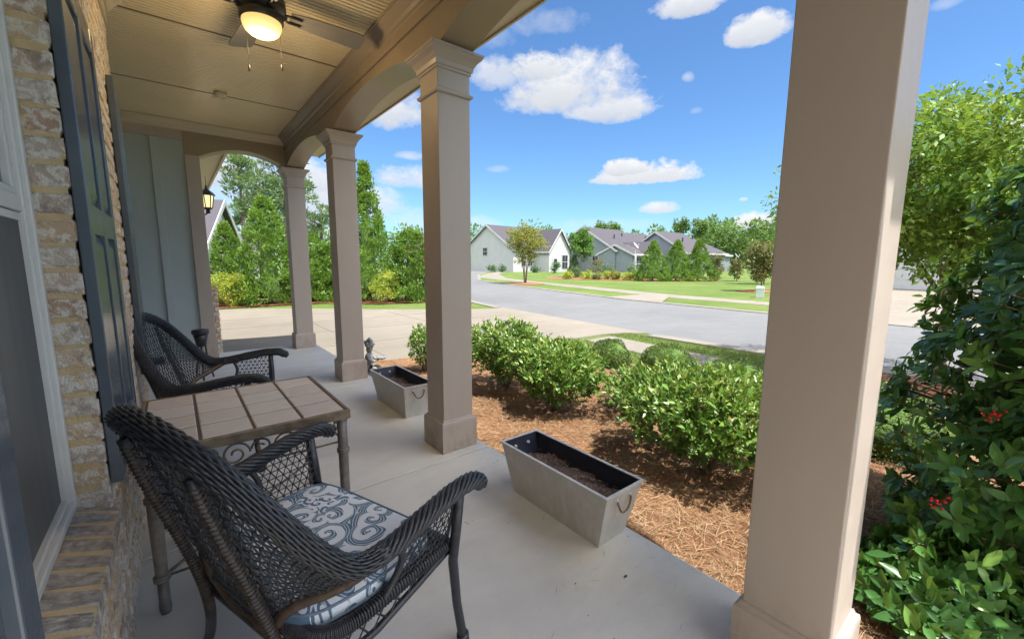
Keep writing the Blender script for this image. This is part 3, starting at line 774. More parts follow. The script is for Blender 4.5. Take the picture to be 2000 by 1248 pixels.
gs = MB(); gs.box(.402, .82, 8.03, 13.9, 3.16, 3.205); gs.box(.402,.43,8.03,13.9,3.02,3.158); gs.box(.80,.84,8.02,14.0,3.12,3.21); gs.build('garage_soffit', M['trim'], house, False, .003)

# ================================================================== CEILING FAN, LANTERN, SMOKE DETECTOR
def fan(cx, cy):
    f = empty('ceiling_fan', (0,0,0), 0, 'dark ceiling fan with grey blades and a glowing glass bowl light', 'ceiling fan')
    b = MB(); b.lathe([(.085,3.236),(.085,3.20),(.05,3.19),(.05,3.185),(.135,3.175),(.150,3.15),(.152,3.10),(.142,3.075),(.10,3.068),(.10,3.055),(.136,3.05),(.132,3.035),(.132,3.012),(.12,3.004)], 36, (cx,cy,0)); b.build('motor_housing', M['black'], f, True)
    g = MB(); g.lathe([(.118,3.010),(.120,2.995),(.117,2.975),(.103,2.945),(.078,2.925),(.045,2.913),(.012,2.910)], 36, (cx,cy,0)); g.build('globe', M['globe'], f, True)
    for k, az in enumerate((88, -4, 178, 268)):
        a = R(90-az); m = Matrix.Translation((cx,cy,3.085)) @ Matrix.Rotation(a, 4, 'Z') @ Matrix.Rotation(R(-13), 4, 'X')
        bb = MB(); out = [(.18,-.055),(.30,-.070),(.62,-.086),(.675,-.08),(.69,-.05),(.69,.05),(.675,.08),(.62,.086),(.30,.070),(.18,.055)]
        lo = [m @ Vector((x,y,0)) for x, y in out]; hi = [m @ Vector((x,y,.007)) for x, y in out]
        bb.loft([lo, hi]); bl = bb.build('blade', M['bladegrey'], f)
        ar = MB()
        for s in (-1, 1): ar.tube([m @ Vector(p) for p in ((.12,s*.012,.0),(.17,s*.03,-.008),(.25,s*.03,-.009))], .009, 6)
        ar.box(.10,.16,-.02,.02,-.008,.006, m); ar.build('blade_bracket', M['black'], bl, True)
    for (px, py, z0, z1) in ((cx-.075, cy+.118, 2.76, 3.03), (cx+.12, cy+.07, 2.80, 3.03)):
        c = MB(); z = z1
        c.tube([(px,py,z1),(px,py,z0)], .0016, 5)
        while z > z0: c.sphere((px,py,z), .0028, 5, 4); z -= .012
        co = c.build('pull_chain', M['black'], f, True)
        c = MB(); c.lathe([(.002,z0),(.007,z0-.004),(.0085,z0-.02),(.007,z0-.042),(.003,z0-.046)], 10, (px,py,0)); c.build('pull_knob', M['black'], co, True)
fan(.60, 3.45)
fl_ = bpy.data.lights.new('fan_bulb','POINT'); fl_.energy = 4.6; fl_.color = (1,.72,.38); fl_.shadow_soft_size = .11
flo = bpy.data.objects.new('fan_bulb', fl_); COL.objects.link(flo); flo.location = (.60,3.45,2.86)
sm = MB(); sm.lathe([(.062,3.236),(.065,3.222),(.060,3.208),(.035,3.203),(.01,3.202)], 24, (.56,5.83,0)); tag(sm.build('smoke_detector', M['trim'], None, True), 'round cream disc fixed to the beadboard ceiling', 'smoke detector')

def lantern(x, y, z):
    L = empty('wall_lantern', (x,y,z), 0, 'black lit lantern seen through the far end arch', 'lantern')
    b = MB(); n = 6
    b.lathe([(.012,.0),(.03,.02),(.022,.05),(.05,.07),(.058,.085),(.058,.092)], 6); 
    for k in range(n):
        a = 2*PI*k/n; b.tube([(.055*math.cos(a),.055*math.sin(a),.09),(.082*math.cos(a),.082*math.sin(a),.27)], .007, 5)
    b.lathe([(.105,.268),(.105,.276),(.085,.31),(.045,.345),(.02,.37),(.012,.38),(.018,.395),(.008,.415),(.003,.44)], 6)
    b.tube([(0,0,.43),(0,0,.56)], .004, 5)
    b.tube(catmull([(0,0,.02),(-.05,0,-.02),(-.09,0,.02),(-.145,0,.03)], 10), .010, 6)
    b.box(-.155,-.14,-.04,.04,-.03,.12)
    b.build('frame', M['black'], L)
    g = MB(); g.lathe([(.050,.093),(.076,.268)], 6); g.build('glass', M['lampglass'], L); L.scale = (1.2,1.2,1.15)
lantern(.556, 9.2, 2.22)

# ================================================================== WICKER CHAIRS
RIM = [(.51,.432,.628),(.465,.432,.652),(.37,.428,.656),(.24,.422,.637),(.11,.413,.614),(0,.398,.617),(-.088,.372,.70),(-.165,.330,.82),(-.225,.265,.922),(-.27,.18,.993),(-.293,.09,1.028),(-.30,0,1.038)]
RIM = RIM + [(x,-y,z) for x,y,z in RIM[-2::-1]]
rimc = catmull(RIM, 240)
def rim_at(t): 
    i = min(max(t,0),1)*240; k = min(int(i),239); return rimc[k].lerp(rimc[k+1], i-k)
BOT = [(.08,.405,.597),(.02,.372,.563),(-.03,.325,.535),(-.08,.265,.51),(-.105,.215,.465),(-.088,.14,.37),(-.08,0,.335)]
BOT = BOT + [(x,-y,z) for x,y,z in BOT[-2::-1]]
botc = catmull(BOT, 120)
def bot_at(t):
    i = min(max(t,0),1)*120; k = min(int(i),119); return botc[k].lerp(botc[k+1], i-k)
def lace(b, fmap, inside, w, h, a=.03, r=.0023):
    """flower lattice: triangular net with hubs at two thirds of its nodes, mapped by fmap(s,t)"""
    H = a*math.sqrt(3)/2; ni = int(w/a)+2; nj = int(h/H)+2
    def node(i, j): return ((i+(j % 2)*.5)*a - a*.5, j*H)
    def tube2(p, q, rr):
        if not (inside(*p) or inside(*q)): return
        mid = ((p[0]+q[0])/2, (p[1]+q[1])/2)
        if not inside(*mid): return
        A, Mm, Bq = fmap(*p), fmap(*mid), fmap(*q)
        b.tube([A, Mm, Bq] if (A-Bq).length > .02 else [A, Bq], rr, 4, False)
    for j in range(nj):
        for i in range(ni):
            p = node(i, j); tube2(p, node(i+1, j), r)
            if j % 2 == 0: u, v = node(i, j+1), node(i-1, j+1)
            else: u, v = node(i+1, j+1), node(i, j+1)
            tube2(p, u, r); tube2(p, v, r)
            if inside(*p):
                ii = i - (j//2); k = (ii + 2*j + (j % 2)*0) % 3
                c = fmap(*p)
                if k != 0: b.sphere(c, r*2.7, 6, 4)
                else: b.sphere(c, r*1.5, 5, 4)
def woven_rim(b, core, pts, r, twist, ns=9, sr=.34, weave=False):
    """thick rim: core plus strands laid helically; twist = turns per metre"""
    b.tube(pts, r*.86, 8, True, False)
    up = None; L = 0; frames = []
    for i in range(len(pts)):
        t = (pts[min(i+1,len(pts)-1)]-pts[max(i-1,0)]).normalized()
        if up is None: up = Vector((0,0,1))
        x = (up - t*up.dot(t)); x = x.normalized() if x.length > 1e-5 else t.orthogonal().normalized(); up = x
        if i: L += (pts[i]-pts[i-1]).length
        frames.append((pts[i], x, t.cross(x), L))
    for k in range(ns):
        q = []
        ph = 0; prev = 0
        for i, (p, x, y, l) in enumerate(frames):
            ph += (l-prev)*2*PI*(twist(i/(len(frames)-1)) if callable(twist) else twist); prev = l
            a = ph + 2*PI*k/ns; rr = r*(1+(.10 if weave else .06)*math.sin(l*(150 if weave else 190)+k*PI))
            q.append(p + (x*math.cos(a)+y*math.sin(a))*rr)
        b.tube(q, r*sr, 5)
def make_chair(loc, rz, label, group):
    c = empty('wicker_chair', (0,0,0), 0, label, 'chair', group)
    # rim and arms
    b = MB(); b2 = MB()
    tw = lambda t: 1.2 if .17 < t < .83 else (5.5 if t <= .17 else -5.5)
    n = len(rimc); A = rimc[:int(n*.20)+1]; Bk = rimc[int(n*.19):int(n*.81)+1]; C2 = rimc[int(n*.80):]
    woven_rim(b, None, Bk, .0265, .22, 20, .165, True)
    for p in (rimc[int(n*.20)], rimc[int(n*.80)]): b.sphere(p, .025, 10, 6)
    b.build('rim', M['wicker'], c, True)
    for seg, s in ((A, 1), (C2, -1)):
        ab = MB(); woven_rim(ab, None, seg, .0240, 4.2*s, 9, .35)
        e = seg[0] if s > 0 else seg[-1]; ab.sphere(e, .026, 10, 6)
        for k in range(5): 
            a = k*PI/5; ab.tube([e+Vector((.026*math.cos(q)*1., .027*math.sin(q)*math.cos(a), .027*math.sin(q)*math.sin(a))) for q in np.linspace(-1.5,1.5,9)], .006, 5)
        ab.build('arm', M['wicker'], c, True)
    # back panel
    pb = MB(); w = 1.60; h = .50; ta, tb = .195, .805
    def fm(s, t):
        u = s/w; v = t/h; p = bot_at(u); q = rim_at(ta+(tb-ta)*u)
        m = p.lerp(q, v); bul = math.sin(PI*v)*(.022 if abs(m.y) > .21 else -.012)
        dirn = Vector((-1, 0, 0)) if abs(m.y) < .05 else Vector((-.75, math.copysign(.6,m.y)*min(1,abs(m.y)*4), 0))
        return m + dirn*bul
    lace(pb, fm, lambda s, t: 0 <= s <= w and 0 <= t <= h, w, h, .037, .0025)
    for v in (.02, .96): pb.tube([fm(w*i/80, h*v) for i in range(81)], .006, 5)
    pb.build('back_panel', M['wicker'], c, True)
    lb = MB(); lb.tube([bot_at(i/60) for i in range(61)], .0165, 8)
    lb.build('lower_back_rail', M['wickerbrown'], c, True)
    # seat rails
    def seat_path(z, o=0.): return catmull([(.41,.362+o,z),(.2,.360+o,z),(.02,.352+o,z),(-.06,.315+o,z),(-.085,.22,z),(-.088,0,z),(-.085,-.22,z),(-.06,-.315-o,z),(.02,-.352-o,z),(.2,-.36-o,z),(.41,-.362-o,z)], 90)
    sr = MB(); sp = seat_path(.418); sr.tube(sp, .02, 8); sr.tube([(.41,-.362,.418),(.42,-.18,.416),(.424,0,.415),(.42,.18,.416),(.41,.362,.418)], .02, 8)
    for i in range(0, 90):
        for q in (0, .5):
            p = sp[i].lerp(sp[i+1], q); t = (sp[i+1]-sp[i]).normalized(); nn = Vector((0,0,1)).cross(t)
            sr.tube([p+nn*.022*math.cos(a)+Vector((0,0,.022*math.sin(a))) for a in np.linspace(0,2*PI,9)], .0035, 4, False)
    so = sr.build('seat_frame', M['wicker'], c, True)
    sdk = MB(); ring = [(p.x*.98, p.y*.98) for p in sp]; sdk.loft([[(x,y,.404) for x, y in ring], [(x,y,.416) for x, y in ring]]); sdk.build('seat', M['wicker'], c)
    # aprons with lattice
    ap = MB()
    def low(i):  # lower rail
        u = i/90; e = min(u, 1-u)*2
        p = Vector(sp[i]); p.z = .388-.055*min(1, e*3.2); return p
    ap.tube([low(i) for i in range(91)], .012, 7)
    for i in range(0, 88, 3):
        ap.tube([sp[i]-Vector((0,0,.01)), low(i+3)], .0032, 4, False); ap.tube([low(i), sp[i+3]-Vector((0,0,.01))], .0032, 4, False)
    fp = [Vector((.41+.017*math.sin(PI*i/40), .362-.724*i/40, .415)) for i in range(41)]
    fl = [Vector((p.x, p.y, .388-.05*math.sin(PI*i/40)**.6)) for i, p in enumerate(fp)]
    ap.tube(fl, .012, 7)
    for i in range(0, 40, 2): ap.tube([fp[i], fl[i+2]], .0032, 4, False); ap.tube([fl[i], fp[i+2]], .0032, 4, False)
    ap.build('apron', M['wicker'], c, True)
    # arm panels
    for s in (1, -1):
        p_ = MB()
        def fa(u, v, s=s): # u metres forward from x=.08 , v metres up from .415
            x = .06+u; z = .428+v; k = min(max((z-.42)/.21, 0), 1)
            return Vector((x, s*(.366+.050*k), z))
        edge = lambda v: .03+.075*math.cos((v-.10)/.11*1.35) if abs(v-.10) < .125 else .03
        top = lambda u: (.60+.045*min(1,u/.3)) - .428
        lace(p_, fa, lambda u, v: edge(v) <= u <= .335 and .0 <= v <= top(u), .36, .26, .031, .0023)
        p_.tube([fa(edge(v), v) for v in np.linspace(-.01, .185, 16)], .011, 7)
        p_.tube([fa(.335, v) for v in np.linspace(0, .22, 5)], .006, 5)
        p_.build('arm_panel', M['wicker'], c, True)
        # legs
        l = MB(); l.tube([(.405,s*.425,.645),(.41,s*.405,.50),(.412,s*.385,.36),(.425,s*.39,.18),(.442,s*.402,.035),(.445,s*.404,0)], [.019,.019,.018,.0165,.017,.021], 10)
        l.tube([(.441,s*.401,.05),(.4455,s*.404,.0)], .023, 10)
        l.build('leg', M['wicker'], c, True)
        l = MB(); pole = catmull([(-.272,s*.20,.935),(-.225,s*.20,.76),(-.172,s*.20,.59),(-.130,s*.205,.43),(-.10,s*.235,.28),(-.075,s*.32,.12),(-.075,s*.385,0.01)], 40)
        l.tube(pole, [.0135]*28+[.0165]*13, 8)
        lo = l.build('leg', M['wicker'], c, True)
        wv = MB()
        for i in range(1, 29):
            p = pole[i]; t = (pole[i+1]-p).normalized(); a0 = t.orthogonal().normalized(); b0 = t.cross(a0)
            for q in (0, .5):
                p2 = pole[i].lerp(pole[i+1], q); wv.tube([p2+(a0*math.cos(a)+b0*math.sin(a))*.0142 for a in np.linspace(0,2*PI,9)], .0030, 4, False)
        wv.build('pole_wrap', M['wickerbrown'], lo, True)
    place(c, loc, rz); return c
def cushion(loc, rz, label):
    b = MB(); n = 36; prof = [(.93,.0),(.985,.008),(1,.028),(.985,.048),(.93,.058)]; loops = []
    def sup(a, k): 
        ca, sa = math.cos(a), math.sin(a); r = 1/((abs(ca)**7+abs(sa)**7)**(1/7)); return (.145+.25*r*ca*k, .335*r*sa*k*(1-.26*(ca<0)*ca*ca))
    N = 64
    for k, z in prof: loops.append([(*sup(2*PI*i/N, k), z) for i in range(N)])
    for k in (.8,.6,.4,.2,.05): loops.append([(*sup(2*PI*i/N, k), .058+.014*(1-k**2)) for i in range(N)])
    b.loft(loops); o = b.build('seat_cushion', M['fabric'], None, True)
    p = MB()
    for z in (.049, .008): p.tube([(*sup(2*PI*i/N, .992), z) for i in range(N)], .0045, 6, False, True)
    p.build('piping', M['wicker'], o, True) if False else p.build('piping', var_mat('blue_piping', (.10,.15,.20), (.14,.19,.25), 30, .8), o, True)
    place(o, loc, rz); return tag(o, label, 'cushion', 'chair seat cushions')
def chair_pose(f, l, az):
    a = R(az); return (f*math.sin(a)+l*-math.cos(a), f*math.cos(a)+l*math.sin(a), 0), R(90-az)
# near chair: facing azimuth 70 degrees; origin f=.65, lateral 1.26
F = Vector((math.sin(R(70)), math.cos(R(70)), 0)); Lt = Vector((-math.cos(R(70)), math.sin(R(70)), 0))
p1 = F*.65+Lt*1.272
ch1 = make_chair(tuple(p1), R(20), 'near dark wicker armchair with the scroll cushion fully in view', 'dark wicker armchairs')
cushion((p1.x,p1.y,.418), R(20), 'blue and white scroll cushion filling the near chair')
ch2 = copy_tree(ch1); ch2['label'] = 'farther dark wicker armchair behind the tiled table, seen from its front side'
place(ch2, (.06,3.68,0), R(90-108))
cushion((.06,3.68,.418), R(90-108), 'pale cushion peeping over the arm of the farther chair')

# ================================================================== TABLE
def table():
    T = empty('tile_top_table', (0,0,0), 0, 'tile topped patio table with rusty metal edge between the two chairs', 'table')
    x0, x1, y0, y1, z = -.178, .615, 2.035, 2.805, .70
    b = MB(); rnd = []; nx = 4; ny = 4; gx = .012; dx = (x1-x0-.03)/nx; dy = (y1-y0-.03)/ny
    for i in range(nx):
        for j in range(ny):
            xa = x0+.015+dx*i+gx/2; xb = xa+dx-gx; ya = y0+.015+dy*j+.008; yb = ya+dy-.016; e = .004
            b.add([(xa,ya,z-.012),(xb,ya,z-.012),(xb,yb,z-.012),(xa,yb,z-.012),(xa,ya,z-.003),(xb,ya,z-.003),(xb,yb,z-.003),(xa,yb,z-.003),(xa+e,ya+e,z),(xb-e,ya+e,z),(xb-e,yb-e,z),(xa+e,yb-e,z)],
                  [(0,1,5,4),(1,2,6,5),(2,3,7,6),(3,0,4,7),(4,5,9,8),(5,6,10,9),(6,7,11,10),(7,4,8,11),(8,9,10,11)])
            rnd += [RNG.random()]*9
    o = b.build('tile_top', M['tile'], T); set_rnd(o.data, rnd)
    gr_ = MB(); gr_.box(x0+.012,x1-.012,y0+.012,y1-.012,z-.014,z-.005); gr_.build('grout', mat('dark_grout', (.10,.07,.055), .9)[0], T)
    f = MB(); f.box(x0,x1,y0,y1,z-.035,z-.016); f.box(x0-.004,x1+.004,y0-.004,y0+.012,z-.045,z-.001); f.box(x0-.004,x1+.004,y1-.012,y1+.004,z-.045,z-.001)
    f.box(x0-.004,x0+.012,y0+.013,y1-.013,z-.045,z-.001); f.box(x1-.012,x1+.004,y0+.013,y1-.013,z-.045,z-.001)
    f.build('edge_frame', M['bronze'], T, False, .003)
    for lx, ly in ((x0+.04,y0+.035),(x1-.03,y0+.03),(x0+.04,y1-.035),(x1-.03,y1-.03)):
        l = MB(); l.lathe([(.0235,z-.046),(.0235,.50),(.0225,.30),(.021,.16),(.021,.145)], 16, (lx,ly,0))
        for zz in (.655, .49, .155): l.lathe([(.021,zz-.014),(.029,zz-.010),(.030,zz-.004),(.026,zz),(.030,zz+.004),(.029,zz+.010),(.021,zz+.014)], 16, (lx,ly,0))
        l.lathe([(.019,.142),(.019,.05),(.021,.03),(.018,.0)], 16, (lx,ly,0)); l.build('leg', M['tubegrey'], T, True)
    s = MB()
    def scroll(c, u, r0, turns, flip=1, z=z):
        pts = []
        for i in range(40):
            a = i/39*turns*2*PI; r = r0*(1-.78*i/39); pts.append(Vector(c)+Vector(u)*(r*math.cos(a)*flip)+Vector((0,0,r*math.sin(a))))
        s.tube(pts, .0048, 6)
    for yy in (y0+.03, y1-.03):
        xx = x0+.13
        while xx < x1-.1:
            scroll((xx,yy,z-.105), (1,0,0), .055, 1.5); scroll((xx+.10,yy,z-.095), (1,0,0), .040, 1.4, -1); xx += .19
        s.tube([(x0+.05,yy,z-.165),(x1-.05,yy,z-.165)], .005, 6)
    for xx in (x0+.04, x1-.03):
        yy = y0+.14
        while yy < y1-.1: scroll((xx,yy,z-.105), (0,1,0), .05, 1.5); scroll((xx,yy+.1,z-.095), (0,1,0), .038, 1.4, -1); yy += .19
        s.tube([(xx,y0+.05,z-.165),(xx,y1-.05,z-.165)], .005, 6)
    s.build('scroll_apron', M['bronze'], T, True)
    s2 = MB(); s2.tube([(x0+.05,y0+.045,.155),(.22,2.42,.16),(x1-.04,y1-.04,.155)], .007, 6); s2.tube([(x1-.04,y0+.045,.155),(.22,2.42,.166),(x0+.05,y1-.04,.155)], .007, 6); s2.tube([(x0+.05,y0+.035,.155),(x1-.04,y0+.03,.155)], .006, 6); s2.build('stretcher', M['tubegrey'], T, True)
table()

# small dark stand against the end wall
def stand():
    S_ = empty('plant_stand', (.185,6.15,0), 0, 'small black stand standing by the far siding corner behind the chair back', 'stand')
    b = MB(); b.lathe([(.078,.545),(.088,.556),(.088,.590),(.080,.60)], 20); b.lathe([(.050,.40),(.058,.46),(.074,.543)], 14); b.build('top', M['black'], S_, True)
    for k in range(3):
        a = k*2.094+.4; l = MB(); l.tube(catmull([(.04*math.cos(a),.04*math.sin(a),.47),(.05*math.cos(a),.05*math.sin(a),.28),(.10*math.cos(a),.10*math.sin(a),.0)],10), .010, 7); l.build('leg', M['black'], S_, True)
stand()

# ================================================================== PLANTER BOXES
def planter(cx, cy, label, hand=True):
    T = empty('planter_box', (cx,cy,0), 0, label, 'planter box', 'galvanised planter boxes on the porch')
    tw, tl, bw_, bl_, H = .145, .41, .102, .335, .312
    def loop(w, l, z): return [(-w,-l,z),(w,-l,z),(w,l,z),(-w,l,z)]
    b = MB(); b.loft([loop(bw_,bl_,0), loop(tw,tl,H)], True, False)
    b.loft([loop(tw-.004,tl-.004,H), loop(tw-.012,tl-.012,H-.001)], True, False)
    b.add(loop(bw_,bl_,.001), [(3,2,1,0)])
    b.loft([loop(tw+.001,tl+.001,H-.012), loop(tw+.006,tl+.006,H-.008), loop(tw+.006,tl+.006,H+.001), loop(tw-.010,tl-.010,H+.001), loop(tw-.010,tl-.010,H-.03)], True, False)
    b.build('body', M['galv'], T)
    b = MB(); b.loft([loop(tw-.011,tl-.011,H-.004), loop(bw_+.002,bl_+.0,.05)], True, False); b.build('liner', M['liner'], T)
    b = MB(); nx, ny = 10, 34; vs = []
    for j in range(ny+1):
        for i in range(nx+1):
            u = -1+2*i/nx; v = -1+2*j/ny; z = .205+.012*math.sin(v*9+u*3)+.008*math.sin(v*23+u*7)+RNG.uniform(-.005,.007)-.02*abs(v)**4
            k = (z/H); vs.append((u*(bw_+(tw-bw_)*k-.011), v*(bl_+(tl-bl_)*k-.011), z))
    b.add(vs, [(j*(nx+1)+i, j*(nx+1)+i+1, (j+1)*(nx+1)+i+1, (j+1)*(nx+1)+i) for j in range(ny) for i in range(nx)])
    b.build('potting_soil', M['soil'], T, True)
    for s in (-1, 1):
        h = MB(); y = s*(tl-.012); hy = lambda z: s*(bl_+(tl-bl_)*z/H+.012)
        h.tube(catmull([(-.052,hy(.26)-s*.008,.26),(-.050,hy(.25),.245),(-.030,hy(.225)+s*.008,.205),(.0,hy(.2)+s*.012,.19),(.030,hy(.225)+s*.008,.205),(.050,hy(.25),.245),(.052,hy(.26)-s*.008,.26)], 24), .0055, 7)
        h.build('handle', M['bronze'], T, True)
        k = MB()
        for q in (-.052, .052):
            k = MB(); k.tube([(q, s*(bl_+(tl-bl_)*.262/H+.006), .262), (q, s*(bl_+(tl-bl_)*.25/H-.018), .262)], .010, 8); k.build('rivet', M['galv'], T, True)
    return T
planter(1.648, 1.56, 'nearest galvanised planter box of bare soil with a wire handle')
planter(1.638, 3.78, 'galvanised planter box of bare soil standing behind the middle column')
# debris on the soil and a few specks on the floor
for (cx, cy, lab) in ((1.648,1.56,'dry twigs on the soil of the nearest planter box'),(1.638,3.78,'dry twigs on the soil of the planter behind the column')):
    n = 420; P = np.stack([cx+RNG.uniform(-.115,.115,n), cy+RNG.uniform(-.355,.355,n), .212+RNG.uniform(0,.014,n)],1); a = RNG.uniform(0,6.28,n)
    o = leaves('dry_twigs', P, np.stack([np.cos(a),np.sin(a),RNG.normal(0,.25,n)],1), .035, .10, leaf_mat('twig_bits', [(.10,.07,.05),(.24,.17,.13),(.42,.33,.27)], .9, .05), None, LEAF4, None, None, .6)
    tag(o, lab, 'twigs', None, 'stuff')
def specks():
    b = MB()
    for i in range(26):
        x = RNG.uniform(.7,1.75); y = RNG.uniform(.75,2.4); r = RNG.uniform(.0015,.004)
        if i == 0: x, y, r = 1.49, 1.02, .008
        b.sphere((x,y,r*.5), r, 6, 4, (1.4,.8,.5))
    o = b.build('floor_debris', M['soil'], None, True); tag(o, 'tiny dark specks of debris on the bare slab', 'debris', None, 'stuff')
specks()

# ================================================================== GARDEN STATUE beside column
def statue():
    S_ = empty('garden_statue', (1.90,5.36,-.06), R(-40), 'small grey stone child figure kneeling beside the third column', 'statue')
    b = MB(); s = .85
    me = bpy.data.meshes.new('figure')
    V = [(0,0,.10),(0,0,.16),(.0,0,.235),(0,.0,.285),(.01,0,.315),(.02,0,.365),  # pelvis, waist, chest, neck, head low, head top
         (0,.055,.255),(.05,.085,.19),(.11,.05,.18),     # left arm
         (0,-.055,.255),(.05,-.085,.19),(.11,-.05,.18),  # right arm
         (.02,.05,.08),(.12,.06,.085),(.10,.065,.02),(.0,.07,.02),  # left leg kneeling
         (.02,-.05,.08),(.12,-.06,.085),(.10,-.065,.02),(.0,-.07,.02)]
    E_ = [(0,1),(1,2),(2,3),(3,4),(4,5),(2,6),(6,7),(7,8),(2,9),(9,10),(10,11),(0,12),(12,13),(13,14),(14,15),(0,16),(16,17),(17,18),(18,19)]
    rad = [.06,.052,.058,.024,.046,.045,.028,.022,.017,.028,.022,.017,.036,.030,.022,.018,.036,.030,.022,.018]
    me.from_pydata([(x*s*1.2,y*s*1.2,z*s*1.2) for x,y,z in V], E_, []); o = bpy.data.objects.new('figure', me); COL.objects.link(o); o.parent = S_
    me.materials.append(M['stone'])
    sk = o.modifiers.new('Skin','SKIN'); sk.use_smooth_shade = True
    for i, r in enumerate(rad): me.skin_vertices[0].data[i].radius = (r*s*1.2, r*s*1.2)
    me.skin_vertices[0].data[0].use_root = True
    ss = o.modifiers.new('Sub','SUBSURF'); ss.levels = 2; ss.render_levels = 2
    h = MB(); h.sphere((.02,0,.41), .062, 14, 10, (1,.95,1.05))
    for k in range(26):
        u = unit(1)[0]; 
        if u[0] > .45: continue
        h.sphere((.02+u[0]*.055, u[1]*.055, .415+u[2]*.06), .02, 7, 5)
    h.sphere((.083,0,.405), .011, 6, 5); h.sphere((.068,.024,.42), .010, 6, 5); h.sphere((.068,-.024,.42), .010, 6, 5)
    h.build('head', M['stone'], S_, True)
    f = MB(); f.lathe([(.13,0),(.135,.012),(.12,.03),(.05,.032)], 18, (.04,0,-.01)); f.build('base', M['stone'], S_, True)
    w = MB(); w.lathe([(.01,.20),(.035,.205),(.07,.225),(.075,.235),(.06,.232)], 16, (.17,0,0)); w.build('bowl', M['stone'], S_, True)
statue()

# ================================================================== SHRUBS IN THE BED
ZB = -.075
def leafy_shrub(name, x, y, rx, ry, h, label, group, n=3600, L=.052, m='shrub', zlow=.22, nstem=9, tm=LEAF5, W=.46, cr=.12, tz=None):
    root = empty(name, (x,y,ZB), 0, label, 'shrub', group)
    b = MB(); tips = []
    for k in range(nstem):
        a = 2*PI*k/nstem+RNG.uniform(-.3,.3); r = RNG.uniform(.35,.8)
        e = (rx*r*math.cos(a), ry*r*math.sin(a), h*RNG.uniform(.55,.85))
        b.tube(catmull([(RNG.uniform(-.05,.05),RNG.uniform(-.05,.05),0),(e[0]*.4,e[1]*.4,e[2]*.45),e], 8), [.010-.0009*i for i in range(9)], 5)
        for q in range(2):
            u = RNG.uniform(.3,.7); p0 = Vector(e)*u; p1 = p0+Vector((RNG.uniform(-.18,.18),RNG.uniform(-.18,.18),RNG.uniform(.08,.2)))
            b.tube([p0,p1], [.006,.003], 4)
    b.build('stems', M['stem'], root, True)
    # twig-end rosettes
    nr = n//7; c = ell_clumps(nr, (0,0,zlow*h+(1-zlow)*h*.5), (rx, ry, (1-zlow)*h*.52), .45, -.95)
    lump = 1+.10*np.sin(c[:,0]*9+x*5)+.10*np.sin(c[:,1]*8+y*3+1)
    c[:,:2] *= lump[:,None]; c[:,2] += .04*h*np.sin(c[:,0]*11+c[:,1]*7)
    P = np.repeat(c, 7, 0); out = c-np.array([0,0,h*.35]); out /= np.linalg.norm(out,axis=1,keepdims=True); out = np.repeat(out,7,0)
    P = P + RNG.normal(0,.012,P.shape)
    d = out*.75 + RNG.normal(0,.55,P.shape) + np.array([0,0,.25])
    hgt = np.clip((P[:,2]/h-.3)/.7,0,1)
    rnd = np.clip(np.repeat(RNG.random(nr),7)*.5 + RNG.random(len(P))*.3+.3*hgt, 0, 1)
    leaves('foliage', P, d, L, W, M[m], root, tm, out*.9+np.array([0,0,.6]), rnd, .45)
    return root
GS = 'glossy hawthorn shrubs planted along the porch bed'
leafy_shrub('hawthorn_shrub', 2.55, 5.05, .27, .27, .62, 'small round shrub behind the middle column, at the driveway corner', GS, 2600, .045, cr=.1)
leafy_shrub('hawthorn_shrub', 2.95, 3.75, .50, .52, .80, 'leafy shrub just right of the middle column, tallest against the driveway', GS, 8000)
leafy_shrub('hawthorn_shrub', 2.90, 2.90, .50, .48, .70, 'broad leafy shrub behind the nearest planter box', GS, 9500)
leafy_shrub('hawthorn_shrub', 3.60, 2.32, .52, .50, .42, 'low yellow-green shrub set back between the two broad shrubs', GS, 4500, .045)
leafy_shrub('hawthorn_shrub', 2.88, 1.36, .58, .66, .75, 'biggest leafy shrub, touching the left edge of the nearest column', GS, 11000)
def boxwood(x, y, rx, h, label):
    root = empty('boxwood', (x,y,G+.02), 0, label, 'shrub', 'clipped boxwood mounds by the lawn')
    n = 9500; u = unit(n); u[:,2] = np.abs(u[:,2])*1.0; r = 1-.12*RNG.random(n)**2
    lump = 1+.05*np.sin(u[:,0]*7+x)+.05*np.sin(u[:,1]*9+y)
    P = u*np.array([rx,rx,h*.80])*(r*lump)[:,None]; P[:,2] = P[:,2]+h*.18
    lo = RNG.random(n) < .25; P[lo,2] = RNG.uniform(.06,.3,lo.sum())*h; 
    leaves('foliage', P, u+RNG.normal(0,.5,u.shape), .021, .6, M['box'], root, LEAF4, u+np.array([0,0,.4]), None, .45)
    b = MB()
    for k in range(8): a = k*.8; b.tube([(0,0,0),(rx*.4*math.cos(a),rx*.4*math.sin(a),h*.6)], [.012,.006], 5)
    b.build('stems', M['stem'], root, True)
    c = MB(); c.sphere((0,0,h*.45), 1, 14, 8, (rx*.88,rx*.88,h*.47)); c.build('inner_branches', M['innerbranch'], root, True)
boxwood(4.80, 3.72, .29, .46, 'left of the two clipped mounds beside the sidewalk')
boxwood(5.36, 3.16, .36, .40, 'clipped mound beside the sidewalk, right neighbour of the smallest one')
boxwood(5.40, 2.22, .42, .34, 'clipped mound whose top just shows over the biggest leafy shrub')
boxwood(4.35, .72, .48, .60, 'clipped mound seen between the nearest column and the holly bush')

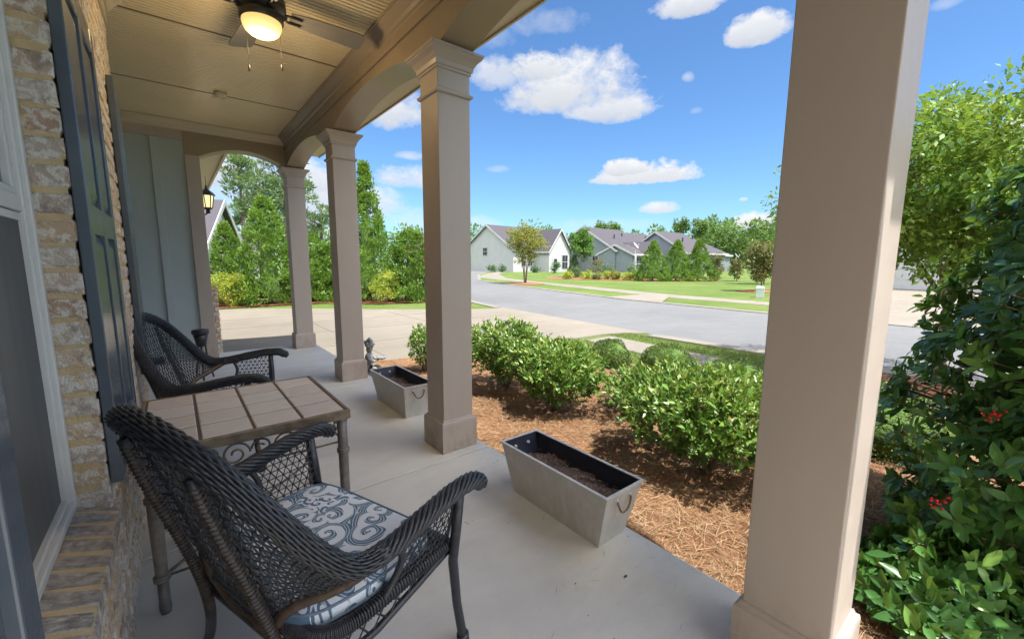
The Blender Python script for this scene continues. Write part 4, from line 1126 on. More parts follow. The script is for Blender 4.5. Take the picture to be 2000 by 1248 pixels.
# big holly at the right edge, whorled glossy leaves and berries
def holly():
    H_ = empty('holly_bush', (3.24,-.42,-.08), 0, 'tall glossy dark green holly with red berries at the right edge', 'bush')
    b = MB(); 
    for k in range(22):
        a = RNG.uniform(0,2*PI); hh = RNG.uniform(.3,2.2); r = .72*(1-.6*hh/2.3)*RNG.uniform(.6,1)
        b.tube(catmull([(RNG.uniform(-.08,.08),RNG.uniform(-.08,.08),0),(.25*r*math.cos(a),.25*r*math.sin(a),hh*.45),(r*math.cos(a),r*math.sin(a),hh)], 10), [.016-.0012*i for i in range(11)], 6)
    b.build('branches', M['stem'], H_, True)
    # rosette centres
    nr = 2700; t = RNG.random(nr)**.9; a = RNG.uniform(0,2*PI,nr)
    prof = np.interp(t, [0,.08,.25,.5,.75,.9,1.0], [.62,.78,.78,.73,.60,.42,.10])
    lump = 1+.10*np.sin(a*3+t*9)+.09*np.sin(a*6-t*14+2)+RNG.normal(0,.05,nr)
    rr = prof*lump*(1-.45*RNG.random(nr)**2.2)
    C = np.stack([rr*np.cos(a), rr*np.sin(a), .05+t*2.25], 1)
    nl = 330; al = RNG.uniform(0,2*PI,nl); rl = RNG.random(nl)**.5
    lob = np.stack([-.72+.40*rl*np.cos(al), .52+.32*rl*np.sin(al), .05+RNG.random(nl)*.36*(1.15-rl)], 1)
    C = np.concatenate([C, lob]); a = np.concatenate([a, al]); t = np.concatenate([t, np.full(nl,.3)]); nr = len(C)
    cl = np.array([3.24,-.42,-.08]); k = (np.linalg.norm((C+cl)[:,:2],axis=1) > 1.75) & ((C+cl)[:,0] > 1.92); C = C[k]; a = a[k]; t = t[k]; nr = len(C)
    m = 8
    P = np.repeat(C, m, 0); out = np.stack([np.cos(a), np.sin(a), .2+t*.7], 1); out /= np.linalg.norm(out,axis=1,keepdims=True)
    x = np.cross(out, [0,0,1.]); x /= np.linalg.norm(x,axis=1,keepdims=True); yv = np.cross(out, x)
    ph = (np.tile(np.arange(m), nr)*2*PI/m*1.62 + np.repeat(RNG.uniform(0,6,nr), m))
    O, X, Yv = (np.repeat(q, m, 0) for q in (out, x, yv))
    d = O*RNG.uniform(.15,.8,(len(P),1)) + X*np.cos(ph)[:,None] + Yv*np.sin(ph)[:,None]
    P = P + O*(-.05*np.tile(np.arange(m),nr)/m)[:,None] + RNG.normal(0,.006,P.shape)
    tip = np.tile(np.arange(m), nr) < 2
    base = np.repeat(np.where(RNG.random(nr) < .13, .85, RNG.uniform(0,.55,nr)), m)
    rnd = np.clip(base + RNG.normal(0,.08,len(P)), 0, 1)
    leaves('foliage', P, d, .080, .42, M['holly'], H_, LEAF8, O+np.array([0,0,.35]), rnd, .25)
    # inner twigs between rosettes and stems
    tw = MB()
    for i in range(0, nr, 3): 
        p = Vector(C[i]); q = Vector((p.x*.45, p.y*.45, max(.02,p.z-.16))); tw.tube([q, (p+q)/2+Vector((0,0,.02)), p], [.006,.0045,.003], 4, False)
    tw.build('twigs', M['stem'], H_, True)
    for (bx, by, bz) in ((2.50,.16,.40),(2.66,.05,.78)):
        bb = MB(); bc = Vector((bx-3.24, by+.42, bz+.08))
        for k in range(14):
            e = bc+Vector((RNG.normal(0,.016), RNG.normal(0,.016), RNG.normal(0,.018))); bb.sphere(e, .0055, 7, 5); bb.tube([bc, e], .0005, 3)
        bb.build('berry_cluster', M['berry'], H_, True)
holly()

# street tree on the right
def crape(x, y, label, rad=(1.95,1.95,1.15), cz=2.7, name='street_tree', m='crape', L=.075, ncl=260, per=230):
    root = empty(name, (x,y,G), 0, label, 'tree')
    trunk('trunk', (0,0,0), (0,0,cz*.95), .06, .02, root,
          [(.35,(rad[0]*.6,.2,cz+.2),.03),(.4,(-rad[0]*.6,.3,cz+.1),.03),(.45,(.1,rad[1]*.65,cz+.3),.03),(.5,(-.2,-rad[1]*.6,cz+.2),.03),(.6,(.5,.6,cz+.7),.02),(.6,(-.5,-.4,cz+.8),.02),(.6,(-.6,.9,cz),.02)])
    broad_crown('crown', (0,0,cz), rad, ncl, .30, per, L, .45, M[m], root, LEAF4, .30, -.85)
    return root
crape(7.35, .62, 'yellow-green street tree behind the holly on the road verge', rad=(1.85,1.95,1.12), cz=2.40)
b = MB(); b.lathe([(.001,.055),(.3,.05),(.5,.03),(.62,.0)], 20, (7.35,.75,G+.003)); struct(b.build('mulch_ring', M['redmulch'], None, True))

# ================================================================== HEDGE BEYOND THE DRIVEWAY
GH = 'evergreens of the hedge beyond the driveway'
hb = MB(); hb.add([(-3,16.9,G+.03),(1.0,16.3,G+.03),(2.4,16.3,G+.03),(4.2,16.2,G+.03),(5.6,14.7,G+.03),(8.6,14.3,G+.03),(9.0,15.5,G+.03),(7,17.5,G+.03),(3,19.5,G+.03),(-3,20.5,G+.03)], [tuple(range(10))]); struct(hb.build('hedge_mulch', M['redmulch']))
conifer(.55, 18.3, 2.5, .62, 'bright green evergreen at the far left of the hedge, beside the pilaster', GH, 3600, .12)
conifer(1.50, 17.9, 2.85, .82, 'cone shaped evergreen with its tip before the neighbouring gable', GH, 6500, .12)
conifer(2.62, 17.0, 3.75, 1.02, 'tall full evergreen just left of the farthest column', GH, 9000, .13, taper=.62)
conifer(4.05, 17.3, 2.55, 1.05, 'dark dense evergreen between the two far columns', GH, 6500, .13, taper=.45)
conifer(4.9, 16.9, 2.35, .80, 'low evergreen filling the gap by the third column', GH, 4000, .13, taper=.5)
conifer(5.86, 16.2, 5.25, 1.22, 'tallest evergreen with a thin leader, right of the third column', GH, 11000, .135, taper=1.02)
conifer(7.25, 15.2, 2.75, .95, 'dense evergreen beside the middle column edge', GH, 7000, .13, taper=.42)
conifer(8.4, 15.6, 2.4, .9, 'dense evergreen hidden mostly by the middle column', GH, 4500, .13, taper=.5)
leafy = lambda x, y, r, h, lab, m='yellowleaf', L=.07, n=3500, g='yellow-green shrubs before the hedge': (lambda root: (broad_crown('foliage', (0,0,h*.52), (r,r,h*.5), 46, .17, n//46, L, .42, M[m], root, LEAF4, .4, -.95), trunk('stems', (0,0,0), (0,0,h*.6), .03, .01, root, [(.2,(r*.5,0,h*.6),.015),(.2,(-r*.5,0,h*.6),.015)], 'stem'), root)[-1])(empty('golden_shrub', (x,y,G), 0, lab, 'shrub', g))
leafy(1.35, 16.75, .62, 1.20, 'golden shrub at the foot of the cone shaped evergreen')
leafy(.62, 17.0, .5, 1.0, 'golden shrub beside the pilaster')
leafy(6.05, 14.95, .62, 1.25, 'golden shrub at the foot of the tallest evergreen')
leafy(7.35, 15.0, .7, 2.9, 'tan flowering shrub top above the dense evergreen', 'magnolia', .08, 3000)

# pines and neighbour house behind, left
def pine(x, y, h, spread, label, n=46, m='pineleaf', base=.35):
    root = empty('pine_tree', (x,y,G), 0, label, 'tree', 'tall pines beyond the hedge')
    limbs = []; cs = []; rs = []
    for k in range(n):
        t = base+(1-base)*RNG.random()**.8; a = RNG.uniform(0,2*PI); r = spread*(1-.55*(t-base)/(1-base))*RNG.uniform(.3,1)*(.75 if t<base+.1 else 1)
        e = (r*math.cos(a), r*math.sin(a), h*t); cs.append(e); rs.append(RNG.uniform(.45,.95)*spread*.30)
        if k % 2 == 0: limbs.append((max(.2,t-.06), e, .05))
    trunk('trunk', (0,0,0), (0,0,h*.97), .17, .03, root, limbs)
    P, u = clumped(np.array(cs), np.array(rs), 120, .6)
    rnd = np.clip(np.repeat(RNG.random(n),120)*.6+RNG.random(len(P))*.4,0,1)
    leaves('crown', P, u+np.array([0,0,.5]), .26, .30, M[m], root, LEAF4, u+np.array([0,0,.8]), rnd, .5)
    return root
pine(3.9, 34.0, 8.6, 1.5, 'slim tall pine seen through the end arch, left of the fuller pines', 34)
pine(6.6, 34.5, 9.3, 2.7, 'broad dark pine rising over the hedge, nearest the farthest column', 70)
pine(5.6, 37.5, 8.0, 2.3, 'shorter pine between the slim and the broad one', 50)
pine(9.4, 36.0, 6.0, 2.2, 'low pine behind the farthest column', 40, base=.2)

# ------------------------------------------------------------------ houses
def wall_window(b_f, b_g, P, s, z, w, h):
    b_f.add(*box_on(P, s-w/2-.08, s+w/2+.08, z-.08, z+h+.08, .02, .06)); b_g.add(*box_on(P, s-w/2, s+w/2, z, z+h, .061, .075))
    b_f.add(*box_on(P, s-w/2, s+w/2, z+h/2-.03, z+h/2+.03, .076, .09)); b_f.add(*box_on(P, s-.02, s+.02, z, z+h, .076, .09))
def box_on(P, s0, s1, z0, z1, d0, d1):
    vs = [P(s,z,d) for d in (d0,d1) for s,z in ((s0,z0),(s1,z0),(s1,z1),(s0,z1))]
    return vs, [(0,1,2,3),(4,7,6,5),(0,4,5,1),(1,5,6,2),(2,6,7,3),(3,7,4,0)]
def gable_block(b, br, bt, x0, x1, y0, y1, hw, hr, axis='x', hip1=0., ov=.35, over=.3):
    """walls with gables into b, roof slabs into br, rake trim into bt; ridge along axis"""
    def T(u, v, z): return (u, v, z) if axis == 'x' else (v, u, z)
    if axis == 'y': x0, x1, y0, y1 = y0, y1, x0, x1
    ym = (y0+y1)/2
    loops = []
    for u in (x0, x1): loops.append([T(u,y0,0),T(u,y1,0),T(u,y1,hw),T(u,ym,hr if not (hip1 and u==x1) else hw),T(u,y0,hw)])
    b.loft(loops)
    sl = (hr-hw)/((y1-y0)/2)
    xa, xb = x0-over, x1+over
    ze = hw-ov*sl
    r0 = T(xa,ym,hr+.02); r1 = T((x1-hip1) if hip1 else xb, ym, hr+.02)
    A = [T(xa,y0-ov,ze+.02),T(xb,y0-ov,ze+.02),r1,r0]; B_ = [T(xa,y1+ov,ze+.02),T(xb,y1+ov,ze+.02),r1,r0]
    for q in (A, B_):
        lo = [(p[0],p[1],p[2]) for p in q]; hi = [(p[0],p[1],p[2]+.16) for p in q]; br.loft([lo, hi])
    if hip1:
        q = [T(xb,y0-ov,ze+.02),T(xb,y1+ov,ze+.02),r1]; br.loft([q, [(p[0],p[1],p[2]+.16) for p in q]])
    # rake boards and fascia
    for u, sgn in ((xa,-1),)+(((xb,1),) if not hip1 else ()):
        for yy in (y0-ov, y1+ov):
            a = T(u,yy,ze-.12); c = T(u,ym,hr-.10); w_ = .05*sgn
            def s(p, k, z): 
                p = list(p); p[0 if axis=='x' else 1] += k; p[2] += z; return tuple(p)
            bt.loft([[a, s(a,w_,0), s(a,w_,.30), s(a,0,.30)], [c, s(c,w_,0), s(c,w_,.30), s(c,0,.30)]])
    for yy, k in ((y0-ov,-.05),(y1+ov,.05)):
        p = [T(xa,yy,ze-.08),T(xb,yy,ze-.08),T(xb,yy,ze+.17),T(xa,yy,ze+.17)]; q = [T(xa,yy+k,ze-.08),T(xb,yy+k,ze-.08),T(xb,yy+k,ze+.17),T(xa,yy+k,ze+.17)]
        bt.loft([p,q])
def far_house(name, x, y, rz, blocks, wallm, label, windows=(), doors=(), posts=(), porch=None, extra=None, chim=None):
    root = empty(name, (x,y,G), rz, label, 'house', 'houses across the road')
    b, br, bt = MB(), MB(), MB()
    for k in blocks: gable_block(b, br, bt, *k[0], **k[1])
    b.build('wall', M[wallm], root); rf = br.build('roof', M['roof'], root); bt.build('rake_trim', M['white'], rf)
    for (face, off_, s, z, w, h) in windows:
        f, g = MB(), MB()
        P = {'front': lambda s_, z_, d: (s_, off_-d, z_), 'left': lambda s_, z_, d: (off_-d, s_, z_)}[face]
        wall_window(f, g, P, s, z, w, h); fo = f.build('window', M['white'], root); g.build('pane', M['darkglass'], fo)
    for (face, off_, s, w) in doors:
        P = {'front': lambda s_, z_, d: (s_, off_-d, z_), 'left': lambda s_, z_, d: (off_-d, s_, z_)}[face]
        f = MB(); f.add(*box_on(P, s-w/2-.1, s+w/2+.1, 0, 2.2, .02, .07)); fo = f.build('door', M['white'], root); g = MB(); g.add(*box_on(P, s-w/2+.12, s+w/2-.12, .25, 1.95, .071, .085)); g.build('pane', M['darkglass'], fo)
    for (px, py, h) in posts:
        p = MB(); p.box(px-.09,px+.09,py-.09,py+.09,0,h); p.build('porch_post', M['white'], root)
    v = MB()
    for (vx, vy, vz) in (extra or []): v.box(vx-.07,vx+.07,vy-.07,vy+.07,vz-.5,vz+.35)
    if extra: v.build('roof_vent', M['black'], rf)
    return root
def az_pt(u, v_base_dist):
    """direction by azimuth in degrees clockwise from +y, distance in metres"""
    return (v_base_dist*math.sin(R(u)), v_base_dist*math.cos(R(u)))
# house with white walls: corner nearest us at azimuth 38.9
x, y = az_pt(38.9, 62); far_house('white_house', x, y, R(90-84),
  [((0,17.5,0,11.5,3.35,7.0), dict(axis='x')), ((4.6,9.5,-3.0,3,3.3,6.3), dict(axis='y'))], 'farwall',
  'white sided house with two gables, leftmost across the road',
  windows=[('front',0,2.2,.9,.9,1.5),('front',0,3.6,.9,.9,1.5),('front',0,11.0,.7,.9,1.9),('front',0,14.0,.7,.9,1.9),('front',-3.0,8.3,.5,1.3,2.0),('left',0,6.2,2.5,.9,1.1),('left',0,10.2,.5,.8,2.0)],
  doors=[('front',-3.0,6.0,1.0)], extra=[(5,3,5.4),(9,4.3,6.2)])
x, y = az_pt(52.6, 66); far_house('gray_house', x, y, R(90-84),
  [((-.4,13.5,0,12.0,3.3,6.9), dict(axis='x', hip1=3.0)), ((2.7,7.0,-3.4,3.0,2.75,4.5), dict(axis='y')), ((-.2,2.7,-2.8,3.0,2.7,4.0), dict(axis='x'))], 'fargray',
  'blue grey house with a porch gable, seen past the satellite dish',
  windows=[('front',-2.8,1.6,.3,1.6,1.9),('front',-3.4,3.9,.3,1.7,2.1),('front',-3.4,5.9,.3,1.7,2.1),('front',0,9.0,.6,1.2,1.6),('left',-.4,3.5,1.0,1.0,1.4)],
  posts=[(.0,-3.2,2.7),(2.7,-3.7,2.7),(4.85,-3.7,2.7),(7.0,-3.7,2.7)], extra=[(4,3,5.6),(8,4,6.0)])
x, y = az_pt(57.2, 78); far_house('tan_house', x, y, R(90-92),
  [((-5,7.5,0,11,3.2,6.6), dict(axis='x', hip1=2.5))], 'fartan', 'tan house whose dark roof shows behind the cypresses', extra=[(-2,3,5.3),(3,4,5.9)], windows=[('front',0,2,.6,1.2,1.6),('front',0,5,.6,1.2,1.6)])
x, y = az_pt(61.6, 72); far_house('slate_roofed_house', x, y, R(90-96),
  [((-1.0,9.6,0,12,3.0,6.4), dict(axis='x', hip1=4.0)), ((8.0,14.5,2,10,2.8,4.6), dict(axis='x', hip1=3.0))], 'fargray', 'rightmost grey house across the road with a broad slate roof',
  windows=[('front',0,4,.6,1.4,1.7),('front',2,11,.6,1.2,1.5)], extra=[(2,3,5.2),(6,4,5.8)])
# garage with a pale door at the end of the far driveway
root = empty('pale_garage', (33.2,3.0,G), 0, 'pale garage front at the end of the driveway across the road', 'garage')
b = MB(); b.box(0,8,-6.5,6.0,0,3.0); b.build('wall', M['farwall'], root)
b = MB(); b.loft([[(-.5,-7,3.0),(-.5,6.5,3.0),(8.5,6.5,3.0),(8.5,-7,3.0)],[(3.9,-3,5.6),(3.9,2.5,5.6),(4.1,2.5,5.6),(4.1,-3,5.6)]]); b.build('roof', M['roof'], root)
b = MB(); b.box(-.04,.0,-3.0,2.6,.02,2.3)
for i in range(4): b.box(-.06,-.041,-2.96,2.56,.06+i*.57,.56+i*.57)
b.build('garage_door', M['white'], root)
# neighbour house behind the hedge at left
def neighbour():
    root = empty('neighbour_house', (2.15,28.0,G), R(-17), 'white gabled neighbour house with a steep grey roof behind the hedge', 'house')
    b, br, bt = MB(), MB(), MB()
    gable_block(b, br, bt, -12, 0, -3.6, 3.6, 2.35, 4.6, axis='x', ov=.3)
    b.build('wall', M['farwall'], root); rf = br.build('roof', M['roof'], root); bt.build('rake_trim', M['white'], rf)
neighbour()
def neighbour2():
    root = empty('low_house', (3.0,43,G), R(-6), 'low house roof showing between two hedge evergreens', 'house')
    b, br, bt = MB(), MB(), MB()
    gable_block(b, br, bt, -6, 3.2, 0, 9, 2.3, 3.9, axis='x')
    b.build('wall', M['farwall'], root); rf = br.build('roof', M['roof'], root); bt.build('rake_trim', M['white'], rf)
neighbour2()

# ------------------------------------------------------------------ planting across the road
def small_tree(name, x, y, h, rad, label, m, cat='tree', n=60, per=120, cz=None, zr=None, L=.13, tr=.05, multi=False, group=None, clr=.30):
    root = empty(name, (x,y,G), 0, label, cat, group)
    cz = cz or h*.62; zr = zr or h*.38
    if multi:
        b = MB()
        for k in range(4):
            a = k*1.57+.4; b.tube(catmull([(.05*math.cos(a),.05*math.sin(a),0),(.22*math.cos(a),.22*math.sin(a),cz*.5),(rad*.5*math.cos(a),rad*.5*math.sin(a),cz+.3)],8), [.045-.004*i for i in range(9)], 6)
        b.build('trunk', M['bark'], root, True)
    else: trunk('trunk', (0,0,0), (0,0,h*.85), tr, .015, root, [(.5,(rad*.6,0,cz+.2),.02),(.55,(-rad*.6,.1,cz+.3),.02),(.6,(0,rad*.6,cz+.4),.02),(.6,(0,-rad*.6,cz+.2),.02)])
    broad_crown('crown', (0,0,cz), (rad,rad,zr), n, rad*clr, per, L, .45, M[m], root, LEAF4, .35, -.95)
    return root
small_tree('ornamental_tree', 19.0, 22.2, 4.0, 1.5, 'orange and green tree with forked trunks in a mulch ring by the far walk', 'orangeleaf', n=80, per=110, cz=2.75, zr=1.3, multi=True, clr=.24)
b = MB(); b.lathe([(.001,.09),(.6,.08),(1.1,.04),(1.35,.0)], 24, (19.0,22.2,G+.016)); struct(b.build('mulch_ring', M['redmulch'], None, True))
small_tree('broadleaf_tree', 31.6, 28.4, 5.0, 1.15, 'upright green tree between the white and the blue grey house', 'midleaf', n=80, per=140, cz=3.25, zr=1.75, L=.16)
conifer(31.1, 28.9, 2.2, .72, 'small blue-green conifer at the foot of the upright green tree', None, 2200, .14, 'bluegreen', name='conifer')
GC = 'three pointed cypresses in a row across the road'
for k, (x, y, h, lab) in enumerate(((30.9,19.9,3.45,'left'),(32.6,18.8,3.5,'middle'),(34.2,17.75,3.6,'right'))):
    conifer(x, y, h-.15, 1.5, lab+'most of the three pointed cypresses across the road' if lab != 'middle' else 'middle one of the three pointed cypresses across the road', GC, 8500, .14, taper=.92)
small_tree('magnolia', 35.4, 16.9, 2.5, .72, 'rusty brown and green shrub right of the three cypresses', 'magnolia', 'shrub', 34, 90, 1.25, 1.15, .14, .03)
small_tree('magnolia', 37.0, 15.8, 2.0, .68, 'low rusty shrub left of the big magnolia', 'magnolia', 'shrub', 30, 80, 1.0, .95, .14, .03)
small_tree('magnolia', 24.6, 9.2, 3.0, .95, 'rounded magnolia beside the nearest column, across the road', 'magnolia', 'tree', 60, 130, 1.65, 1.3, .13, .04)
small_tree('broadleaf_tree', 33, 12.2, 3.8, 1.3, 'green tree behind the rounded magnolia', 'midleaf', 'tree', 50, 110, 2.4, 1.4, .16, .05)
b = MB(); b.lathe([(.001,.08),(.5,.07),(.95,.03),(1.2,.0)], 24, (24.6,9.2,G+.016)); struct(b.build('mulch_ring', M['redmulch'], None, True))
# mulched bed with low shrubs
b = MB(); b.add([(26.3,27.7,G+.02),(27.6,24.6,G+.02),(29.2,21.2,G+.02),(31.5,18.3,G+.02),(34.8,16.2,G+.02),(36.6,16.8,G+.02),(36.5,20.5,G+.02),(33,28.5,G+.02),(29.5,31,G+.02)], [tuple(range(9))]); struct(b.build('far_bed', M['redmulch']))
low = [(27.6,26.4,.5,.75,'yellowleaf','leftmost yellow mound in the bed across the road'),(28.6,25.0,.6,.75,'yellowleaf','second yellow mound from the left across the road'),
       (30.2,23.9,.65,.9,'yellowleaf','yellow mound below the blue-green conifer bush across the road'),(29.9,22.9,.5,.8,'orangeleaf','orange tinged mound in the middle of the bed across the road'),
       (30.3,21.9,.55,.8,'yellowleaf','yellow mound left of the dish post across the road'),(30.6,20.95,.55,.8,'yellowleaf','yellow mound touching the left cypress across the road'),
       (31.8,25.4,.85,1.6,'bluegreen','round blue-green shrub before the grey house'),(32.6,23.0,.8,1.5,'bluegreen','round shrub before the screened porch of the grey house'),
       (32.4,27.2,.8,2.1,'magnolia','loose reddish shrub beside the upright green tree'),(30.2,27.8,.5,1.2,'bluegreen','small dark shrub before the conifer across the road'),
       (29.0,24.2,.35,.4,'magnolia','tiny rusty shrub between the yellow mounds')]
for (x, y, r, h, m, lab) in low:
    root = empty('low_shrub', (x,y,G), 0, lab, 'shrub', 'low shrubs in the bed across the road')
    broad_crown('foliage', (0,0,h*.5), (r,r,h*.5), 26, .17*max(1,h), 55, .12, .45, M[m], root, LEAF4, .35, -.95)
    b = MB(); b.tube([(0,0,0),(.03,0,h*.5)], [.03,.012], 5); b.build('stems', M['stem'], root, True)
for (az, dd, h, lab) in ((36.0,60,1.3,'round shrub at the left corner of the white house'),(37.4,61,1.2,'round shrub under the high window of the white house'),(41.8,59,1.0,'small shrub by the door of the white house'),(44.6,57,1.7,'shrub at the right end of the white house')):
    x, y = az_pt(az, dd); root = empty('low_shrub', (x,y,G), 0, lab, 'shrub', 'foundation shrubs of the white house')
    broad_crown('foliage', (0,0,h*.5), (.7,.7,h*.5), 20, .25, 45, .2, .45, M['bluegreen'], root, LEAF4, .35, -.95)
def dish(x, y, z, s, label):
    root = empty('satellite_dish', (x,y,G), 0, label, 'satellite dish')
    d = Vector((.25,-.75,.62)).normalized(); q = d.to_track_quat('Z','Y').to_matrix().to_4x4(); q.translation = (0,0,z)
    b = MB(); b.lathe([(.02*s,0),(.3*s,.03*s),(.5*s,.10*s),(.51*s,.10*s),(.3*s,.015*s),(.02*s,-.02*s)], 22); b.v = [tuple(q @ Vector(p)) for p in b.v]; b.build('reflector', M['white'], root, True)
    b = MB(); b.tube([(0,0,0),(0,0,z)], .045, 8); b.tube([q @ Vector((0,-.45*s,.1*s)), q @ Vector((0,-.05*s,.5*s))], .02, 6); b.build('mast', M['white'], root, True)
dish(38.5, 27.0, 3.25, .80, 'white satellite dish on a tall mast before the grey house')
dish(44.5, 19.2, 2.2, .62, 'lower white satellite dish among the rusty shrubs')
root = empty('utility_box', (20.5,7.7,G), R(20), 'pale green utility box on the grass across the road', 'utility box')
b = MB(); b.box(-.19,.19,-.16,.16,0,.42); b.loft([[(-.21,-.18,.42),(.21,-.18,.42),(.21,.18,.42),(-.21,.18,.42)],[(-.17,-.12,.50),(.17,-.12,.50),(.17,.14,.52),(-.17,.14,.52)]])
b.build('cabinet', var_mat('pale_green_paint', (.34,.42,.36), (.40,.47,.41), 8, .5), root, False, .01)
b = MB(); b.box(-.15,.15,-.168,-.161,.06,.38); b.build('door', var_mat('pale_green_door', (.42,.48,.43), (.46,.52,.47), 8, .5), root)

# ------------------------------------------------------------------ far woodland
def woodland():
    cs = []; rs = []
    for az in np.arange(43, 112, .42):
        for k in range(3):
            d = RNG.uniform(120, 150); a = R(az+RNG.uniform(-.3,.3))
            top = 7.4+1.3*math.sin(az*.9)+1.2*math.sin(az*2.3+1)+ (2.2 if az > 62 else 0)+RNG.uniform(-1.5,1.5)
            for j in range(4):
                z = top*(1-.23*j); cs.append((d*math.sin(a)+RNG.normal(0,1), d*math.cos(a)+RNG.normal(0,1), z)); rs.append(RNG.uniform(1.1,2.2))
    for az in np.arange(-22, 42, 1.0):
        d = RNG.uniform(95, 120); a = R(az); top = 7+2*math.sin(az*.8)
        for j in range(4): cs.append((d*math.sin(a), d*math.cos(a), top*(1-.23*j))); rs.append(RNG.uniform(1.8,2.6))
    P, u = clumped(np.array(cs), np.array(rs), 60, .85)
    rnd = np.clip(np.repeat(RNG.random(len(cs)),60)*.7+RNG.random(len(P))*.3,0,1)
    o = leaves('woodland', P, u, .95, .5, M['wood_far'], None, LEAF4, u+np.array([0,0,.7]), rnd, .5); struct(o, 'stuff')
woodland()
for (az, d, h, lab) in ((50.4,112,11.5,'left of the two feathery tree tops above the grey house roof'),(52.2,112,11.5,'right of the two feathery tree tops above the grey house roof'),(60.3,115,13,'spreading tree top above the roof gap'),(62.6,115,12.5,'rounded tree top left of the distant cloud')):
    x, y = az_pt(az, d); root = empty('distant_tree', (x,y,G), 0, lab, 'tree', 'distant trees over the roofs')
    trunk('trunk', (0,0,0), (0,0,h*.93), .25, .06, root, [(.7,(2,0,h*.9),.1),(.7,(-2,.3,h*.85),.1)])
    broad_crown('crown', (0,0,h*.80), (1.9,1.9,h*.20), 30, .7, 55, .75, .35, M['wood_far'], root, LEAF4, .35, -.95)

# ================================================================== SKY, SUN, CAMERA
SUN_EL, SUN_AZ = 65.0, 168.2
CLOUDS = []
def build_world():
    w = bpy.data.worlds.new('World'); scene.world = w; w.use_nodes = True
    t = NT(w.node_tree); bg = w.node_tree.nodes['Background']
    sky = t.node('ShaderNodeTexSky', sky_type='NISHITA', sun_disc=False, sun_elevation=R(SUN_EL), sun_rotation=R(SUN_AZ), altitude=100, air_density=1.0, dust_density=.45, ozone_density=2.2)
    d = t.coord('Generated')
    n1 = t.noise(9, 10, .60, t.vmath('MULTIPLY', d, (1,1,1.6)), .3)
    n2 = t.noise(34, 7, .65, t.vmath('MULTIPLY', d, (1,1,1.4)), .3)
    nn = t.math('ADD', t.math('MULTIPLY', t.math('SUBTRACT', n1, .5), 2.6), t.math('MULTIPLY', t.math('SUBTRACT', n2, .5), 1.5))
    def cloud(az, el, ra, re, soft=.55, gain=1., flat=.55):
        a, e = R(az), R(el)
        c = (math.sin(a)*math.cos(e), math.cos(a)*math.cos(e), math.sin(e))
        rt = (math.cos(a), -math.sin(a), 0); up = (-math.sin(a)*math.sin(e), -math.cos(a)*math.sin(e), math.cos(e))
        u = t.math('DIVIDE', t.vmath('DOT_PRODUCT', d, rt, 1), math.sin(R(ra)))
        v = t.math('DIVIDE', t.vmath('DOT_PRODUCT', t.vmath('SUBTRACT', d, c), up, 1), math.sin(R(re)))
        vb = t.math('MULTIPLY', t.math('MINIMUM', v, 0), 1/flat-1); v2 = t.math('ADD', v, vb)
        r2 = t.math('ADD', t.math('MULTIPLY', u, u), t.math('MULTIPLY', v2, v2))
        front = t.math('GREATER_THAN', t.vmath('DOT_PRODUCT', d, c, 1), .3)
        f = t.math('ADD', t.math('SUBTRACT', 1, r2), nn)
        return t.math('MULTIPLY', t.math('MULTIPLY', t.maprange(f, 0, soft), front), gain), v
    dens = None; shade = None
    for cdef in CLOUDS:
        m, v = cloud(*cdef)
        sh = t.math('MULTIPLY', m, t.maprange(t.math('ADD', v, t.math('MULTIPLY', t.math('SUBTRACT', n2, .5), 2.2)), .7, -.7))
        dens = m if dens is None else t.math('MAXIMUM', dens, m)
        shade = sh if shade is None else t.math('MAXIMUM', shade, sh)
    sv = t.math('MULTIPLY', shade, t.maprange(n2, .35, .6, .55, 1.))
    cc = t.mix(sv, CLOUD_HI, CLOUD_LO)
    skc = t.mix(1, sky.outputs[0], SKY_TINT, 'MULTIPLY')
    col = t.mix(dens, skc, cc); bk = None
    for cdef in FILL_CLOUDS:
        m, v = cloud(*cdef); bk = m if bk is None else t.math('MAXIMUM', bk, m)
    col = t.mix(bk, col, FILL_CLOUD_COL)
    t.l.new(col, bg.inputs[0]); bg.inputs[1].default_value = SKY_STR
SKY_STR = .0590; SKY_TINT = (.385,.545,.69)
CLOUD_HI = (3.3,3.3,3.3); CLOUD_LO = (1.85,2.0,2.3); FILL_CLOUD_COL = (26,25,24)
FILL_CLOUDS = [(146,40,34,26,1.2,.85,.9),(210,35,38,24,1.2,.9,.9),(265,40,34,26,1.2,.9,.9),(315,38,26,22,1.2,.85,.9),(118,48,16,20,1.2,.7,.9)]  # extra cloud banks behind the camera, out of view, added as fill light
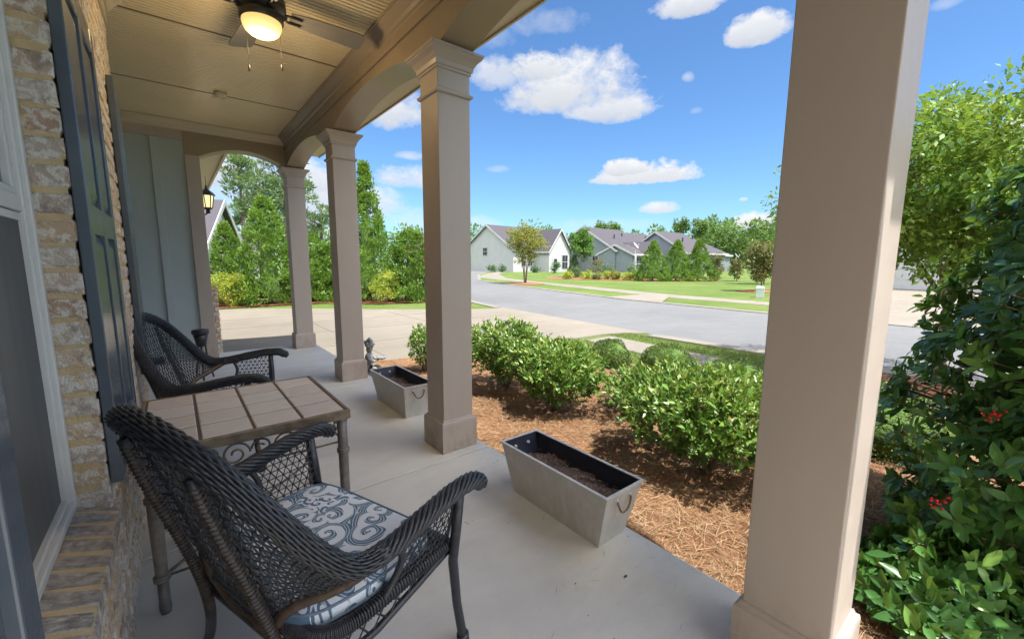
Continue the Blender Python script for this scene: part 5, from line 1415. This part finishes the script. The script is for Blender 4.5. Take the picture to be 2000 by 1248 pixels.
CLOUDS = [(45.84, 20.74, 8.81, 4.36, 0.9, 0.97, 0.7), (41.57, 22.95, 4.17, 2.26, 0.7, 0.95, 0.7), (50.72, 18.33, 6.41, 1.9, 0.8, 0.9, 0.7), (37.01, 22.17, 3.64, 2.55, 0.9, 0.7, 0.7), (56.24, 10.33, 6.5, 2.5, 0.5, 0.97, 0.3), (54.14, 11.39, 3.61, 1.55, 0.5, 0.97, 0.5), (57.35, 6.49, 2.87, 1.12, 0.7, 0.85, 0.4), (68.34, 4.39, 3.1, 1.39, 0.5, 0.97, 0.5), (66.96, 23.9, 3.02, 1.84, 0.6, 0.92, 0.7), (59.44, 27.38, 3.63, 1.37, 0.7, 0.9, 0.7), (42.47, 27.35, 6.18, 1.73, 1.6, 0.55, 0.8), (36.04, 26.17, 3.48, 1.88, 1.6, 0.4, 0.8), (23.8, 18.01, 4.49, 3.19, 0.9, 0.9, 0.7), (24.79, 10.25, 4.14, 1.58, 1.0, 0.75, 0.6), (25.82, 13.02, 2.51, 0.83, 1.0, 0.6, 0.6), (14.45, 7.55, 4.33, 5.19, 0.8, 0.9, 0.8), (13.63, 3.0, 4.07, 2.73, 0.8, 0.9, 0.8), (5.35, 9.82, 6.44, 3.12, 0.9, 0.9, 0.8), (87.69, 11.7, 1.1, 1.61, 0.6, 0.95, 0.6), (82.2, 22.13, 1.22, 0.53, 1.3, 0.4, 0.8), (60.17, 20.77, 0.79, 0.7, 0.9, 0.5, 0.8), (37.01, 11.85, 1.71, 0.62, 1.2, 0.45, 0.8), (61.24, 17.31, 0.86, 0.48, 1.2, 0.4, 0.8), (66.94, 7.23, 0.42, 0.23, 0.8, 0.6, 0.8), (25.28, 5.23, 4.59, 1.92, 1.2, 0.5, 0.7), (34.61, 4.74, 2.73, 1.32, 1.2, 0.4, 0.7), (8.92, 5.17, 4.27, 3.41, 1.0, 0.7, 0.8), (21.53, 7.01, 4.41, 2.77, 0.9, 0.85, 0.7), (24.79, 10.25, 4.46, 1.82, 0.9, 0.8, 0.7), (13.45, 9.51, 3.36, 3.39, 0.8, 0.85, 0.8), (10.91, 3.51, 5.04, 2.36, 1.0, 0.8, 0.7), (6.7, 8.9, 4.52, 3.21, 1.0, 0.8, 0.8), (50.88, 4.72, 7.57, 1.17, 1.4, 0.35, 0.7), (29.21, 4.67, 5.39, 1.96, 1.2, 0.6, 0.7)]
build_world()
sun = bpy.data.lights.new('sun', 'SUN'); sun.energy = 2.0; sun.angle = R(.53); sun.color = (1,.955,.88)
so = bpy.data.objects.new('sun', sun); COL.objects.link(so)
sd_ = Vector((math.sin(R(SUN_AZ))*math.cos(R(SUN_EL)), math.cos(R(SUN_AZ))*math.cos(R(SUN_EL)), math.sin(R(SUN_EL))))
so.rotation_euler = sd_.to_track_quat('Z','Y').to_euler(); so.location = (0,-10,20)

cam = bpy.data.cameras.new('camera'); co = bpy.data.objects.new('camera', cam); COL.objects.link(co)
yaw, pitch, roll = .6768, .138, .0044
f = Vector((math.sin(yaw)*math.cos(pitch), math.cos(yaw)*math.cos(pitch), -math.sin(pitch)))
rt = Vector((math.cos(yaw), -math.sin(yaw), 0)); up = rt.cross(f)
r2 = rt*math.cos(roll)+up*math.sin(roll); u2 = -rt*math.sin(roll)+up*math.cos(roll)
co.matrix_world = Matrix(((r2.x,u2.x,-f.x,0),(r2.y,u2.y,-f.y,0),(r2.z,u2.z,-f.z,1.42),(0,0,0,1)))
cam.sensor_width = 36; cam.lens = 36*817.86/2000; cam.clip_start = .02; cam.clip_end = 1200
scene.camera = co
scene.render.engine = 'CYCLES'
scene.view_settings.view_transform = 'Standard'; scene.view_settings.look = 'None'
scene.view_settings.exposure = 2.34; scene.view_settings.gamma = 1
scene.cycles.max_bounces = 8; scene.cycles.diffuse_bounces = 5; scene.cycles.transparent_max_bounces = 12
